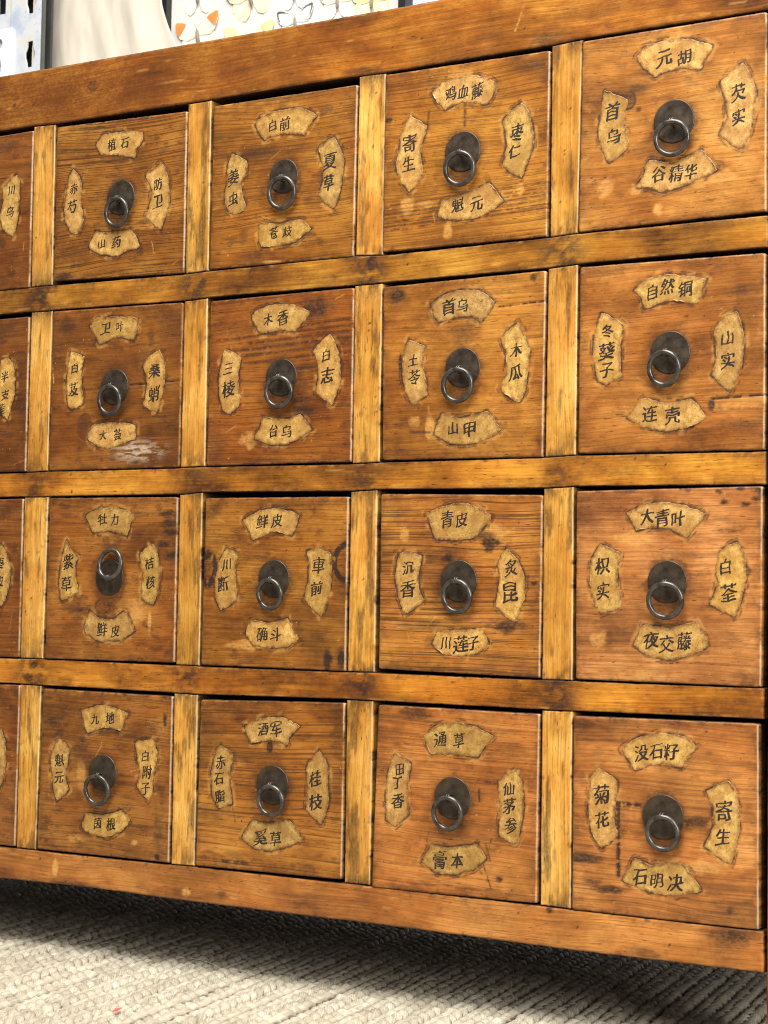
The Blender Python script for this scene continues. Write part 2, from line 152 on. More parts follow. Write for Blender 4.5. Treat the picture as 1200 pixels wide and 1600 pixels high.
# lower edge of the top rail, then the upper and lower edge of each rail in turn: (x, z) in mm along the front
RAIL_EDGES = [
  [(-27.9, 2.4), (-1.9, 1.0), (149.9, 0.7), (175.2, 0.9), (325.9, 1.3), (351.5, 0.5), (501.5, 1.6), (527.6, 2.8)],
  [(-25.6, -145.8), (-0.1, -145.9), (151.2, -147.4), (176.0, -146.6), (325.5, -146.0), (351.9, -147.7), (502.2, -146.4), (525.7, -145.5)],
  [(-24.7, -168.3), (0.7, -168.6), (150.8, -170.3), (175.9, -169.4), (325.2, -170.0), (351.8, -169.9), (501.0, -169.8), (526.1, -168.6)],
  [(-25.2, -314.2), (0.1, -313.6), (150.9, -313.9), (177.3, -313.4), (326.3, -314.8), (352.2, -314.1), (500.5, -314.1), (526.4, -313.1), (676.9, -314.1)],
  [(-27.1, -336.1), (1.7, -336.2), (150.6, -336.6), (175.2, -335.0), (325.3, -336.7), (350.6, -335.8), (499.8, -337.2), (525.1, -336.4), (675.9, -337.9)],
  [(-26.8, -481.5), (0.4, -481.3), (150.8, -481.7), (176.1, -481.9), (325.5, -481.7), (351.4, -481.4), (500.5, -481.8), (526.3, -481.6), (675.5, -481.2)],
  [(-25.9, -504.2), (-0.6, -504.6), (149.7, -505.3), (175.1, -505.6), (325.1, -503.5), (350.4, -503.7), (500.9, -504.1), (526.6, -503.9), (676.7, -503.1)],
  [(-25.1, -650.4), (-2.2, -650.5), (150.7, -649.9), (175.9, -649.3), (326.4, -649.4), (350.6, -649.2), (501.9, -649.9), (527.5, -650.2), (677.6, -650.5)],
]
BOTTOM_EDGE = [(-43.3, -679.0), (60, -677.5), (187.9, -679.0), (364.7, -678.8), (532.4, -680.2), (679.0, -679.6)]
TOP_EDGE = [(-43, 54.0), (180, 53.2), (370, 52.7), (430, 53.2)]


# ------------------------------------------------------------------ helpers
def tag(o, label=None, cat=None, group=None, kind=None):
    if label: o['label'] = label
    if cat: o['category'] = cat
    if group: o['group'] = group
    if kind: o['kind'] = kind
    return o

def link(name, me, parent=None, loc=(0, 0, 0)):
    o = bpy.data.objects.new(name, me); COL.objects.link(o); o.location = loc
    if parent: o.parent = parent
    return o

def mesh(name, verts, faces, mats, smooth=True, mat_idx=None):
    me = bpy.data.meshes.new(name)
    verts = np.asarray(verts, dtype=np.float32)
    faces_is_arr = isinstance(faces, np.ndarray)
    if faces_is_arr:
        nf, k = faces.shape
        me.vertices.add(len(verts)); me.vertices.foreach_set('co', verts.ravel())
        me.loops.add(nf * k); me.loops.foreach_set('vertex_index', faces.ravel().astype(np.int32))
        me.polygons.add(nf)
        me.polygons.foreach_set('loop_start', np.arange(0, nf * k, k, dtype=np.int32))
        me.polygons.foreach_set('loop_total', np.full(nf, k, dtype=np.int32))
        me.update(calc_edges=True)
    else:
        me.from_pydata([tuple(map(float, v)) for v in verts], [], faces)
    for m in (mats if isinstance(mats, (list, tuple)) else [mats]): me.materials.append(m)
    me.polygons.foreach_set('use_smooth', np.full(len(me.polygons), smooth, dtype=bool))
    if mat_idx is not None: me.polygons.foreach_set('material_index', np.asarray(mat_idx, dtype=np.int32))
    me.validate(); me.update()
    return me

def color_attr(me, name, arr):
    a = me.color_attributes.new(name, 'FLOAT_COLOR', 'POINT')
    a.data.foreach_set('color', np.asarray(arr, dtype=np.float32).ravel())

def _hash(ix, iy, seed):
    n = (ix.astype(np.int64) * 374761393 + iy.astype(np.int64) * 668265263 + seed * 1442695041) & 0xffffffff
    n = ((n ^ (n >> 13)) * 1274126177) & 0xffffffff
    n = (n ^ (n >> 16)) & 0xffffffff
    return n / 4294967295.0

def vnoise(x, y, seed=0):
    x = np.asarray(x, float); y = np.asarray(y, float)
    ix = np.floor(x); iy = np.floor(y); fx = x - ix; fy = y - iy
    fx = fx * fx * (3 - 2 * fx); fy = fy * fy * (3 - 2 * fy)
    a = _hash(ix, iy, seed); b = _hash(ix + 1, iy, seed); c = _hash(ix, iy + 1, seed); d = _hash(ix + 1, iy + 1, seed)
    return (a + (b - a) * fx) * (1 - fy) + (c + (d - c) * fx) * fy

def fbm(x, y, seed=0, octaves=4):
    s = 0; amp = 1; tot = 0
    for k in range(octaves):
        s = s + amp * vnoise(x * 2 ** k, y * 2 ** k, seed + 17 * k); tot += amp; amp *= 0.55
    return s / tot

def sstep(e0, e1, x):
    t = np.clip((x - e0) / (e1 - e0), 0, 1); return t * t * (3 - 2 * t)

def axis_lines(length, r, step):
    a = [0, .12 * r, .35 * r, .7 * r, r, r + .4]
    n = max(2, int(round((length - 2 * (r + .4)) / step)))
    mid = np.linspace(r + .4, length - r - .4, n + 1)[1:-1]
    return np.array(a + list(mid) + [length - q for q in reversed(a)])

def slab(name, P, w, h, mats, y_front=0.0, y_back=14.0, r=1.4, rc=2.0, step=1.0, seed=0, paint=None, wob=0.2, uneven=0.14):
    """A board front: P(u, v) gives (x, z) in mm for u left-right, v bottom-top. Rounded edges, wavy hand-cut outline."""
    du = axis_lines(w, r, step); dv = axis_lines(h, r, step)
    U, V = np.meshgrid(du, dv, indexing='ij')                     # mm from the left / bottom edge
    # round the four corners
    for cu in (0, 1):
        for cv in (0, 1):
            a = U if not cu else w - U; b = V if not cv else h - V
            m = (a < rc) & (b < rc)
            vx = rc - a; vy = rc - b; mx = np.maximum(vx, vy); nn = np.hypot(vx, vy) + 1e-9
            na = np.where(m, rc - vx / nn * mx, a); nb = np.where(m, rc - vy / nn * mx, b)
            U = na if not cu else w - na; V = nb if not cv else h - nb
    X, Z = P(U / w, V / h)
    # wavy outline
    eL = np.exp(-U / 6); eR = np.exp(-(w - U) / 6); eB = np.exp(-V / 6); eT = np.exp(-(h - V) / 6)
    n1 = lambda q, s: (fbm(q / 14, q * 0, seed + s, 4) - .5) * 2
    nick = lambda q, s: sstep(.80, .93, vnoise(q / 2.3, q * 0, seed + s))
    X = X + wob * (eL * n1(V, 1) + eR * n1(V, 2)) + .3 * (eL * nick(V, 3) * np.exp(-U / 1.5) - eR * nick(V, 4) * np.exp(-(w - U) / 1.5))
    Z = Z + wob * (eB * n1(U, 5) + eT * n1(U, 6)) + .3 * (eB * nick(U, 7) * np.exp(-V / 1.5) - eT * nick(U, 8) * np.exp(-(h - V) / 1.5))
    du_, dv_ = np.minimum(du, w - du), np.minimum(dv, h - dv)
    fall = lambda d: np.where(d < r, r - np.sqrt(np.maximum(r * r - (r - np.minimum(d, r)) ** 2, 0)), 0)
    Y = y_front + np.maximum(fall(du_)[:, None], fall(dv_)[None, :]) + uneven * 2 * (fbm(U / 35, V / 22, seed + 40, 3) - .5)
    D = np.minimum(np.minimum(U, w - U), np.minimum(V, h - V))
    col = np.zeros(U.shape + (4,))
    info = dict(U=U, V=V, X=X, Z=Z, D=D, w=w, h=h, seed=seed)
    # grime packed along the edges
    g = fbm(U / 5, V / 5, seed + 60, 4)
    g2 = fbm(U / 18, V / 18, seed + 61, 3)
    col[..., 0] = np.clip(np.exp(-D / 1.3) * sstep(.45, .85, g2 + .25 * g) * .6 + np.exp(-D / 6) * sstep(.60, .75, g) * .5, 0, 1)
    # small dents and specks
    sp = vnoise(U / 1.5, V / 1.0, seed + 70)
    col[..., 0] = np.maximum(col[..., 0], sstep(.955, .985, sp) * sstep(.45, .6, g2) * .9)
    # shade of the gaps painted along the left, bottom and top edges
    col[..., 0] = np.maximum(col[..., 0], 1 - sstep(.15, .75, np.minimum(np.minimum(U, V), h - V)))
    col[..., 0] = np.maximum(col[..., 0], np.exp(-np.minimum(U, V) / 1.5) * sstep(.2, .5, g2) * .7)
    col[..., 1] = np.exp(-np.abs(D - 1.2) / .5) * sstep(.5, .72, fbm(U / 9, V / 9, seed + 80, 3)) * .45  # worn pale rims
    # light glint painted as a pale strip along the right-hand arris
    col[..., 3] = np.maximum(col[..., 3], (sstep(0, .4, w - U) * (1 - sstep(.9, 1.5, w - U))) * sstep(.25, .45, fbm(V / 16, V * 0, seed + 95, 3)) * .42 * (h > w * .3))
    if paint: dy = paint(info, col)
    else: dy = 0
    Y = Y + dy
    col = np.clip(col, 0, 1)
    # skirt to the back
    pad = lambda A: np.pad(A, 1, mode='edge')
    X2, Z2, Y2 = pad(X), pad(Z), pad(Y)
    Y2[0, :] = Y2[-1, :] = y_back; Y2[:, 0] = Y2[:, -1] = y_back
    col2 = np.stack([pad(col[..., k]) for k in range(4)], -1)
    for sl in (np.s_[0, :], np.s_[-1, :], np.s_[:, 0], np.s_[:, -1]): col2[sl + (0,)] = 1.0; col2[sl + (1,)] = 0  # side faces painted dark to deepen the shade in the gaps
    nu, nv = X2.shape
    idx = np.arange(nu * nv).reshape(nu, nv)
    f = np.stack([idx[:-1, :-1], idx[1:, :-1], idx[1:, 1:], idx[:-1, 1:]], -1).reshape(-1, 4)
    verts = np.stack([X2, Y2, Z2], -1).reshape(-1, 3) * .001
    me = mesh(name, verts, f, mats)
    color_attr(me, 'paint', col2.reshape(-1, 4))
    return me

def box(name, x0, x1, y0, y1, z0, z1, mat, parent=None):
    v = [(x, y, z) for x in (x0, x1) for y in (y0, y1) for z in (z0, z1)]
    f = [(0, 1, 3, 2), (4, 6, 7, 5), (0, 4, 5, 1), (2, 3, 7, 6), (0, 2, 6, 4), (1, 5, 7, 3)]
    return link(name, mesh(name, v, f, mat, smooth=False), parent)

# painting primitives on the drawer grid (mm, relative to the drawer centre)
def seg_dist(X, Z, a, b):
    ax, az = a; bx, bz = b; dx, dz = bx - ax, bz - az
    t = np.clip(((X - ax) * dx + (Z - az) * dz) / (dx * dx + dz * dz + 1e-9), 0, 1)
    return np.hypot(X - ax - t * dx, Z - az - t * dz)

def poly_sdist(X, Z, poly):
    d = np.full(X.shape, 1e9); inside = np.zeros(X.shape, bool)
    n = len(poly)
    for i in range(n):
        a = poly[i]; b = poly[(i + 1) % n]
        d = np.minimum(d, seg_dist(X, Z, a, b))
        c = ((a[1] > Z) != (b[1] > Z)) & (X < (b[0] - a[0]) * (Z - a[1]) / (b[1] - a[1] + 1e-12) + a[0])
        inside ^= c
    return np.where(inside, -d, d)

# ------------------------------------------------------------------ materials
class NT:
    def __init__(self, name):
        self.m = bpy.data.materials.new(name); self.m.use_nodes = True
        self.t = self.m.node_tree; self.b = self.t.nodes['Principled BSDF']
    def n(self, typ, **kw):
        nd = self.t.nodes.new(typ)
        for k, v in kw.items(): setattr(nd, k, v)
        return nd
    def l(self, a, b): self.t.links.new(a, b)
    def val(self, sock, v):
        if hasattr(v, 'is_linked') or hasattr(v, 'links'): self.l(v, sock)
        else: sock.default_value = v
    def math(self, op, a, b=0.0, clamp=False):
        nd = self.n('ShaderNodeMath', operation=op, use_clamp=clamp)
        self.val(nd.inputs[0], a); self.val(nd.inputs[1], b); return nd.outputs[0]
    def mix(self, fac, a, b, blend='MIX'):
        nd = self.n('ShaderNodeMix', data_type='RGBA', blend_type=blend)
        self.val(nd.inputs['Factor'], fac); self.val(nd.inputs[6], a); self.val(nd.inputs[7], b); return nd.outputs[2]
    def noise(self, vec, scale, detail=4, rough=.55, dist=0.0):
        nd = self.n('ShaderNodeTexNoise'); nd.inputs['Scale'].default_value = scale
        nd.inputs['Detail'].default_value = detail; nd.inputs['Roughness'].default_value = rough
        nd.inputs['Distortion'].default_value = dist
        self.l(vec, nd.inputs['Vector']); return nd.outputs['Fac']
    def ramp(self, fac, stops):
        nd = self.n('ShaderNodeValToRGB'); self.l(fac, nd.inputs[0]); e = nd.color_ramp.elements
        while len(e) < len(stops): e.new(.5)
        for q, (p, c) in zip(e, stops):
            q.position = p; q.color = c if len(c) == 4 else tuple(c) + (1,)
        return nd.outputs['Color']
    def mr(self, v, a, b, c=0.0, d=1.0):
        nd = self.n('ShaderNodeMapRange'); nd.clamp = True
        self.l(v, nd.inputs[0])
        for i, q in enumerate((a, b, c, d)): self.val(nd.inputs[i + 1], q)
        return nd.outputs[0]
    def mapping(self, vec, scale=(1, 1, 1), rot=(0, 0, 0)):
        nd = self.n('ShaderNodeMapping'); self.l(vec, nd.inputs[0])
        nd.inputs['Scale'].default_value = scale; nd.inputs['Rotation'].default_value = rot; return nd.outputs[0]
    def attr(self, name, typ='GEOMETRY'):
        return self.n('ShaderNodeAttribute', attribute_name=name, attribute_type=typ)

def wood(name, dark, mid, light, vertical=False, grain=.5, blotch=.5, rough=.36, coat=.22):
    """Old varnished fir: streaks along the board, growth bands, cloudy varnish; 'paint' holds grime, wear, stains, painted edge glints and gap shade."""
    k = NT(name)
    co = k.n('ShaderNodeTexCoord').outputs['Object']
    seed = k.attr('seed', 'OBJECT').outputs['Fac']
    gr = k.attr('grain', 'OBJECT').outputs['Fac']
    off = k.n('ShaderNodeCombineXYZ'); k.val(off.inputs[0], k.math('MULTIPLY', seed, 3.71)); k.val(off.inputs[1], k.math('MULTIPLY', seed, 1.3)); k.val(off.inputs[2], k.math('MULTIPLY', seed, 2.17))
    va = k.n('ShaderNodeVectorMath', operation='ADD'); k.l(co, va.inputs[0]); k.l(off.outputs[0], va.inputs[1])
    v = va.outputs[0]
    if vertical:
        v = k.mapping(v, rot=(0, math.radians(90), 0))
    # gentle waviness of the grain
    w1 = k.noise(k.mapping(v, (4, 4, 9)), 1, 2)
    sep = k.n('ShaderNodeSeparateXYZ'); k.l(v, sep.inputs[0])
    wz = k.math('ADD', sep.outputs[2], k.math('MULTIPLY', k.math('SUBTRACT', w1, .5), .024))
    cmb = k.n('ShaderNodeCombineXYZ'); k.l(sep.outputs[0], cmb.inputs[0]); k.l(sep.outputs[1], cmb.inputs[1]); k.l(wz, cmb.inputs[2])
    vw = cmb.outputs[0]
    streak = k.noise(k.mapping(vw, (15, 15, 480)), 1, 6, .70)
    streak2 = k.noise(k.mapping(vw, (35, 35, 1100)), 1, 3, .6)
    bands = k.noise(k.mapping(vw, (2.0, 2.0, 290)), 1, 1, .5)
    bandw = k.mr(k.math('ABSOLUTE', k.math('SUBTRACT', bands, .5)), 0.0, .055, 1.0, 0.0)
    cloud = k.noise(k.mapping(v, (10, 10, 17)), 1, 8, .60)
    cloud2 = k.noise(k.mapping(v, (40, 40, 75)), 1, 7, .68)
    f = k.math('ADD', k.math('MULTIPLY', streak, .42), k.math('ADD', k.math('MULTIPLY', cloud, .6 + blotch * .5), k.math('MULTIPLY', cloud2, .35)))
    f = k.math('SUBTRACT', f, .21 + .3 + .25 * blotch + .175 - .5)
    c = k.ramp(f, [(.26, dark), (.5, mid), (.74, light)])
    hue = k.noise(k.mapping(v, (13, 13, 19), (0, 0, 0)), 1, 5, .6)
    c = k.mix(k.mr(hue, .40, .62, 0, .55), c, k.mix(1.0, c, (.86, .64, .50, 1), 'MULTIPLY'))
    # growth bands
    g = k.math('MULTIPLY', bandw, k.math('ADD', k.math('MULTIPLY', gr, .80), .10), True)
    g = k.math('MULTIPLY', g, k.mr(cloud2, .28, .5, .25, 1.0))
    dk = tuple(a * .32 for a in dark[:3]) + (1,)
    c = k.mix(g, c, k.mix(.60, dark + (1,), dk))
    # pores
    pores = k.math('MULTIPLY', k.mr(streak2, .57, .68), k.mr(cloud, .4, .62, .25, .8))
    c = k.mix(k.math('MULTIPLY', pores, .6), c, dk)
    dash = k.noise(k.mapping(vw, (110, 110, 1000)), 1, 2, .5)
    c = k.mix(k.math('MULTIPLY', k.mr(dash, .66, .74), .75), c, dk)
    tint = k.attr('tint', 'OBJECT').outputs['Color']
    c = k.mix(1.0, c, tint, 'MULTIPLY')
    # worn varnish smears
    sm = k.math('MULTIPLY', k.mr(k.noise(k.mapping(v, (60, 60, 150)), 1, 8, .7), .62, .72), .35)
    c = k.mix(sm, c, (.05, .016, .008, 1))
    # paint channels
    at = k.attr('paint'); ps = k.n('ShaderNodeSeparateColor'); k.l(at.outputs['Color'], ps.inputs[0])
    brk = k.noise(k.mapping(v, (300, 300, 520)), 1, 5, .65)
    red = k.math('MULTIPLY', ps.outputs[2], k.mr(brk, .25, .6, .35, 1.0), True)
    c = k.mix(k.math('MULTIPLY', red, .80), c, (.095, .026, .006, 1))
    pale = k.math('MULTIPLY', ps.outputs[1], k.mr(brk, .3, .55, .3, 1.2), True)
    c = k.mix(pale, c, k.mix(.5, light + (1,), (.72, .38, .13, 1)))
    dirt_and_gap_shade = k.math('MULTIPLY', ps.outputs[0], k.mr(brk, .2, .55, .5, 1.25), True)  # real grime together with the painted gap shade
    c = k.mix(k.math('MULTIPLY', dirt_and_gap_shade, .93), c, (.020, .010, .006, 1))
    c = k.mix(k.math('MULTIPLY', at.outputs['Alpha'], k.mr(brk, .3, .5, .35, 1.1), True), c, (.62, .50, .36, 1))
    k.l(c, k.b.inputs['Base Color'])
    rg = k.math('ADD', k.mr(cloud2, .3, .7, rough - .07, rough + .12), k.math('MULTIPLY', dirt_and_gap_shade, .25))
    k.l(rg, k.b.inputs['Roughness'])
    k.b.inputs['Coat Weight'].default_value = coat; k.b.inputs['Coat Roughness'].default_value = .13
    k.b.inputs['Specular IOR Level'].default_value = .28
    bp = k.n('ShaderNodeBump'); bp.inputs['Strength'].default_value = .35; bp.inputs['Distance'].default_value = .0006
    hgt = k.math('ADD', k.math('MULTIPLY', streak, .7), k.math('SUBTRACT', k.math('MULTIPLY', cloud2, .6), k.math('ADD', k.math('MULTIPLY', g, .5), k.math('MULTIPLY', dirt_and_gap_shade, .6))))
    hgt = k.math('ADD', hgt, k.math('MULTIPLY', pale, .25))
    k.l(hgt, bp.inputs['Height']); k.l(bp.outputs[0], k.b.inputs['Normal'])
    k.l(bp.outputs[0], k.b.inputs['Coat Normal'])
    return k.m

M_DRAWER = wood('drawer_wood', (.11, .038, .006), (.38, .152, .018), (.61, .295, .045), blotch=.7)
M_RAIL = wood('rail_wood', (.085, .028, .004), (.44, .175, .014), (.76, .37, .040), blotch=1.1)
M_DIV = wood('divider_wood', (.20, .075, .010), (.60, .285, .042), (.88, .54, .135), vertical=True, blotch=.5)
M_TOP = wood('top_rail_wood', (.07, .022, .003), (.31, .105, .010), (.64, .28, .034), blotch=1.1)
M_POST = wood('post_wood', (.07, .018, .008), (.20, .055, .02), (.30, .09, .035), vertical=True, blotch=.6)

def plain(name, col, rough=.6, metal=0.0, nscale=None, var=.15, bump=0.0):
    k = NT(name); k.b.inputs['Roughness'].default_value = rough; k.b.inputs['Metallic'].default_value = metal
    if nscale:
        co = k.n('ShaderNodeTexCoord').outputs['Object']; nz = k.noise(co, nscale, 6, .6)
        a = tuple(q * (1 - var) for q in col) + (1,); b = tuple(min(1, q * (1 + var)) for q in col) + (1,)
        k.l(k.mix(k.mr(nz, .3, .7), a, b), k.b.inputs['Base Color'])
        k.l(k.mr(nz, .3, .7, max(.05, rough - .1), rough + .1), k.b.inputs['Roughness'])
        if bump:
            bp = k.n('ShaderNodeBump'); bp.inputs['Strength'].default_value = bump; bp.inputs['Distance'].default_value = .0008
            k.l(nz, bp.inputs['Height']); k.l(bp.outputs[0], k.b.inputs['Normal'])
    else: k.b.inputs['Base Color'].default_value = tuple(col) + (1,)
    return k.m

M_INSIDE = plain('raw_inner_wood', (.10, .055, .025), .8, nscale=40)

def paper_material():
    k = NT('aged_label_paper')
    co = k.n('ShaderNodeTexCoord').outputs['Object']
    seed = k.attr('seed', 'OBJECT').outputs['Fac']
    off = k.n('ShaderNodeCombineXYZ'); k.val(off.inputs[0], seed); k.val(off.inputs[2], k.math('MULTIPLY', seed, .7))
    va = k.n('ShaderNodeVectorMath', operation='ADD'); k.l(co, va.inputs[0]); k.l(off.outputs[0], va.inputs[1]); v = va.outputs[0]
    n1 = k.noise(v, 170, 6, .65); n2 = k.noise(v, 700, 4, .6); n3 = k.noise(v, 60, 3)
    c = k.ramp(k.math('ADD', k.math('MULTIPLY', n1, .6), k.math('MULTIPLY', n2, .4)), [(.32, (.18, .078, .014)), (.46, (.44, .242, .050)), (.62, (.69, .435, .135))])
    c = k.mix(k.mr(n3, .42, .62, 0, .65), c, (.33, .15, .028, 1)); c = k.mix(1.0, c, k.attr('tint', 'OBJECT').outputs['Color'], 'MULTIPLY')
    spots = k.mr(n2, .62, .72, 0, .55); c = k.mix(spots, c, (.12, .05, .015, 1))
    at = k.attr('edge').outputs['Fac']
    e = k.math('MULTIPLY', at, k.mr(k.noise(v, 330, 4, .6), .42, .60), True)
    c = k.mix(k.math('MULTIPLY', at, .45), c, (.22, .09, .018, 1)); c = k.mix(k.math('MULTIPLY', e, .8), c, (.045, .020, .009, 1))
    k.l(c, k.b.inputs['Base Color']); k.b.inputs['Roughness'].default_value = .5
    k.b.inputs['Coat Weight'].default_value = .15; k.b.inputs['Coat Roughness'].default_value = .3
    bp = k.n('ShaderNodeBump'); bp.inputs['Strength'].default_value = .5; bp.inputs['Distance'].default_value = .0005
    k.l(k.math('ADD', n1, k.math('MULTIPLY', n2, .4)), bp.inputs['Height']); k.l(bp.outputs[0], k.b.inputs['Normal'])
    return k.m
M_PAPER = paper_material()
def ink_material():
    k = NT('brush_ink'); co = k.n('ShaderNodeTexCoord').outputs['Object']
    n = k.math('ADD', k.math('MULTIPLY', k.noise(co, 520, 5, .65), .7), k.math('MULTIPLY', k.noise(co, 45, 3), .3))
    k.l(k.ramp(n, [(.40, (.012, .009, .008)), (.58, (.030, .020, .013)), (.72, (.16, .095, .035))]), k.b.inputs['Base Color']); k.b.inputs['Roughness'].default_value = .5
    return k.m
M_INK = ink_material()

def metal(name, a, b, rough, scratch=.3):
    k = NT(name); co = k.n('ShaderNodeTexCoord').outputs['Object']
    n1 = k.noise(co, 120, 6, .65); n2 = k.noise(co, 900, 3)
    k.l(k.mix(k.mr(n1, .35, .65), a + (1,), b + (1,)), k.b.inputs['Base Color'])
    k.b.inputs['Metallic'].default_value = .6
    k.l(k.mr(n1, .3, .7, rough - .08, rough + .14), k.b.inputs['Roughness'])
    bp = k.n('ShaderNodeBump'); bp.inputs['Strength'].default_value = scratch; bp.inputs['Distance'].default_value = .0003
    k.l(k.math('ADD', n1, k.math('MULTIPLY', n2, .4)), bp.inputs['Height']); k.l(bp.outputs[0], k.b.inputs['Normal'])
    return k.m
M_PLATE = metal('dark_bronze_plate', (.042, .029, .019), (.098, .072, .048), .40)
M_RING = metal('pewter_ring', (.050, .045, .039), (.140, .128, .112), .25)

# ------------------------------------------------------------------ cabinet
cab = bpy.data.objects.new('medicine_cabinet', None); COL.objects.link(cab)
tag(cab, 'old wooden apothecary cabinet with rows of square drawers, ring pulls and handwritten fan-shaped paper labels', 'cabinet')
Z_FLOOR = -0.7391
X0, X1 = -0.1755, 0.6772            # outer edges of the drawer field

def lin(poly):
    xs = [q[0] for q in poly]; zs = [q[1] for q in poly]
    # extend straight past both ends
    sl = (zs[-1] - zs[0]) / (xs[-1] - xs[0]) * .3
    xs = [-460] + xs + [760]; zs = [zs[0] + sl * (-460 - xs[1])] + zs + [zs[-1] + sl * (760 - xs[-2])]
    return lambda x: np.interp(x, xs, zs)

edge = [lin(e) for e in RAIL_EDGES]
ztop = lin(TOP_EDGE); zbot = lin(BOTTOM_EDGE)
DIVX = [-188.2, -12.7, 162.8, 338.3, 513.8]

def rail_paint(strength, joints=True, special=None):
    def fn(I, col):
        X, Z, s = I['X'], I['Z'], I['seed']
        n = fbm(X / 9, Z / 6, s + 5, 5); n2 = fbm(X / 60, Z / 12, s + 9, 3)
        if joints:                                                # old stain where the uprights meet the rail
            for j, dx in enumerate(DIVX):
                b = np.exp(-((X - dx) / 19) ** 2)
                col[..., 0] = np.maximum(col[..., 0], b * sstep(.33, .60, n) * .75 * strength)
                col[..., 2] = np.maximum(col[..., 2], b * sstep(.25, .5, n2) * .75 * strength)
                for e_ in (-13, 13): col[..., 0] = np.maximum(col[..., 0], np.exp(-((X - dx - e_) / .45) ** 2) * sstep(.40, .60, n) * .6)   # lap joint line
        col[..., 0] = np.maximum(col[..., 0], sstep(.60, .78, n) * sstep(.45, .65, n2) * .32 * strength)
        col[..., 2] = np.maximum(col[..., 2], sstep(.48, .68, n2) * .65 * strength)
        sc = vnoise(X / 30 + Z / 2.2, Z / 9 - X / 90, s + 30)
        col[..., 1] = np.maximum(col[..., 1], sstep(.93, .97, sc) * .35)
        if special: special(I, col)
        return 0
    return fn

def line_paint(I, col, ch, a, b, w, s, seed=0):
    d = seg_dist(I['X'], I['Z'], a, b)
    n = fbm(I['X'] / 3, I['Z'] / 3, I['seed'] + 90 + seed, 3)
    col[..., ch] = np.maximum(col[..., ch], np.exp(-(d / w) ** 2) * s * sstep(.25, .5, n))

def blot(I, col, ch, x, z, rx, rz, s, soft=.5, ragged=.5, seed=0):
    n = fbm(I['X'] / (rx * .45 + 1), I['Z'] / (rz * .45 + .6), I['seed'] + 120 + seed, 4) - .5
    d = np.hypot((I['X'] - x) / rx, (I['Z'] - z) / rz) + n * ragged * 1.7
    soft = min(.95, soft * 1.25)
    col[..., ch] = np.maximum(col[..., ch], (1 - sstep(1 - soft, 1 + soft, d)) * s)

def oring(I, col, ch, x, z, rx, rz, w, s):
    d = (np.hypot((I['X'] - x) / rx, (I['Z'] - z) / rz) - 1) * min(rx, rz)
    n = fbm(I['X'] / 4, I['Z'] / 4, I['seed'] + 150, 3)
    col[..., ch] = np.maximum(col[..., ch], np.exp(-(d / w) ** 2) * s * sstep(.2, .5, n))

def add_board(name, top, bot, x0, x1, mat, seed, yf, tint, grain, paint, r=1.2, step=1.6, yb=20.0):
    w = x1 - x0; xm = (x0 + x1) / 2; h = float(top(xm) - bot(xm))
    def P(u, v):
        X = x0 + u * w; return X, bot(X) + (top(X) - bot(X)) * v
    me = slab(name, P, w, h, mat, yf, yb, r=r, rc=.6, step=step, seed=seed, paint=paint, wob=.22)
    o = link(name, me, cab); o['seed'] = float(seed) * .37; o['grain'] = grain; o['tint'] = tint
    return o

def top_special(I, col):
    blot(I, col, 0, 42, 30, 4.5, 4, .35, .15, .1); oring(I, col, 0, 42, 30, 5, 4.4, .7, .6)   # filled nail hole
    blot(I, col, 0, -52, 24, 2.2, 2, .6, .4, .3)
    blot(I, col, 2, -20, 30, 260, 30, .95, .6, .4); blot(I, col, 2, -120, 30, 60, 18, .6, .5, .5, 3)
    blot(I, col, 0, 330, 4, 14, 4, .6, .6, .8, 5); blot(I, col, 0, 497, 6, 12, 6, .6, .6, .8, 6)
    line_paint(I, col, 1, (470, 18), (478, 38), .5, .7)
def bottom_special(I, col):
    blot(I, col, 1, 22, -664, 3.2, 7, .95, .3, .4, 2); blot(I, col, 1, 168, -671, 4, 3, .8, .4, .6, 3)
    blot(I, col, 0, 38, -677, 28, 4, .7, .5, .7, 4); blot(I, col, 0, 205, -670, 5, 3, .6, .5, .6, 5)
    blot(I, col, 0, 510, -652, 3, 3, .8, .3, .3, 6); blot(I, col, 0, 588, -676, 14, 4, .6, .6, .8, 7)
    blot(I, col, 0, 655, -656, 16, 6, .75, .6, .7, 8); blot(I, col, 2, 648, -664, 14, 14, .7, .6, .6, 9)
    blot(I, col, 2, 120, -654, 60, 5, .5, .6, .6, 10); blot(I, col, 2, 455, -662, 26, 9, .55, .6, .6, 11)

add_board('top_rail', ztop, edge[0], -351.5, 677.2, M_TOP, 1, -.2, (1, 1, 1), .15, rail_paint(.8, False, top_special), r=2.2)
rails = [(1, 2), (3, 4), (5, 6)]
tints = [(.88, .92, 1.1), (1.0, .98, 1.1), (1.02, .92, 1.0)]
for k, (a, b) in enumerate(rails):
    add_board('rail', edge[a], edge[b], -351.5, 676.3, M_RAIL, 11 + k * 7, 0, tints[k], .12, rail_paint([1.0, .75, 1.0][k]))
add_board('bottom_rail', edge[7], zbot, -351.5, 678.0, M_DRAWER, 51, -.2, (1.16, 1.08, 1.7), .15, rail_paint(.6, False, bottom_special), r=1.8)

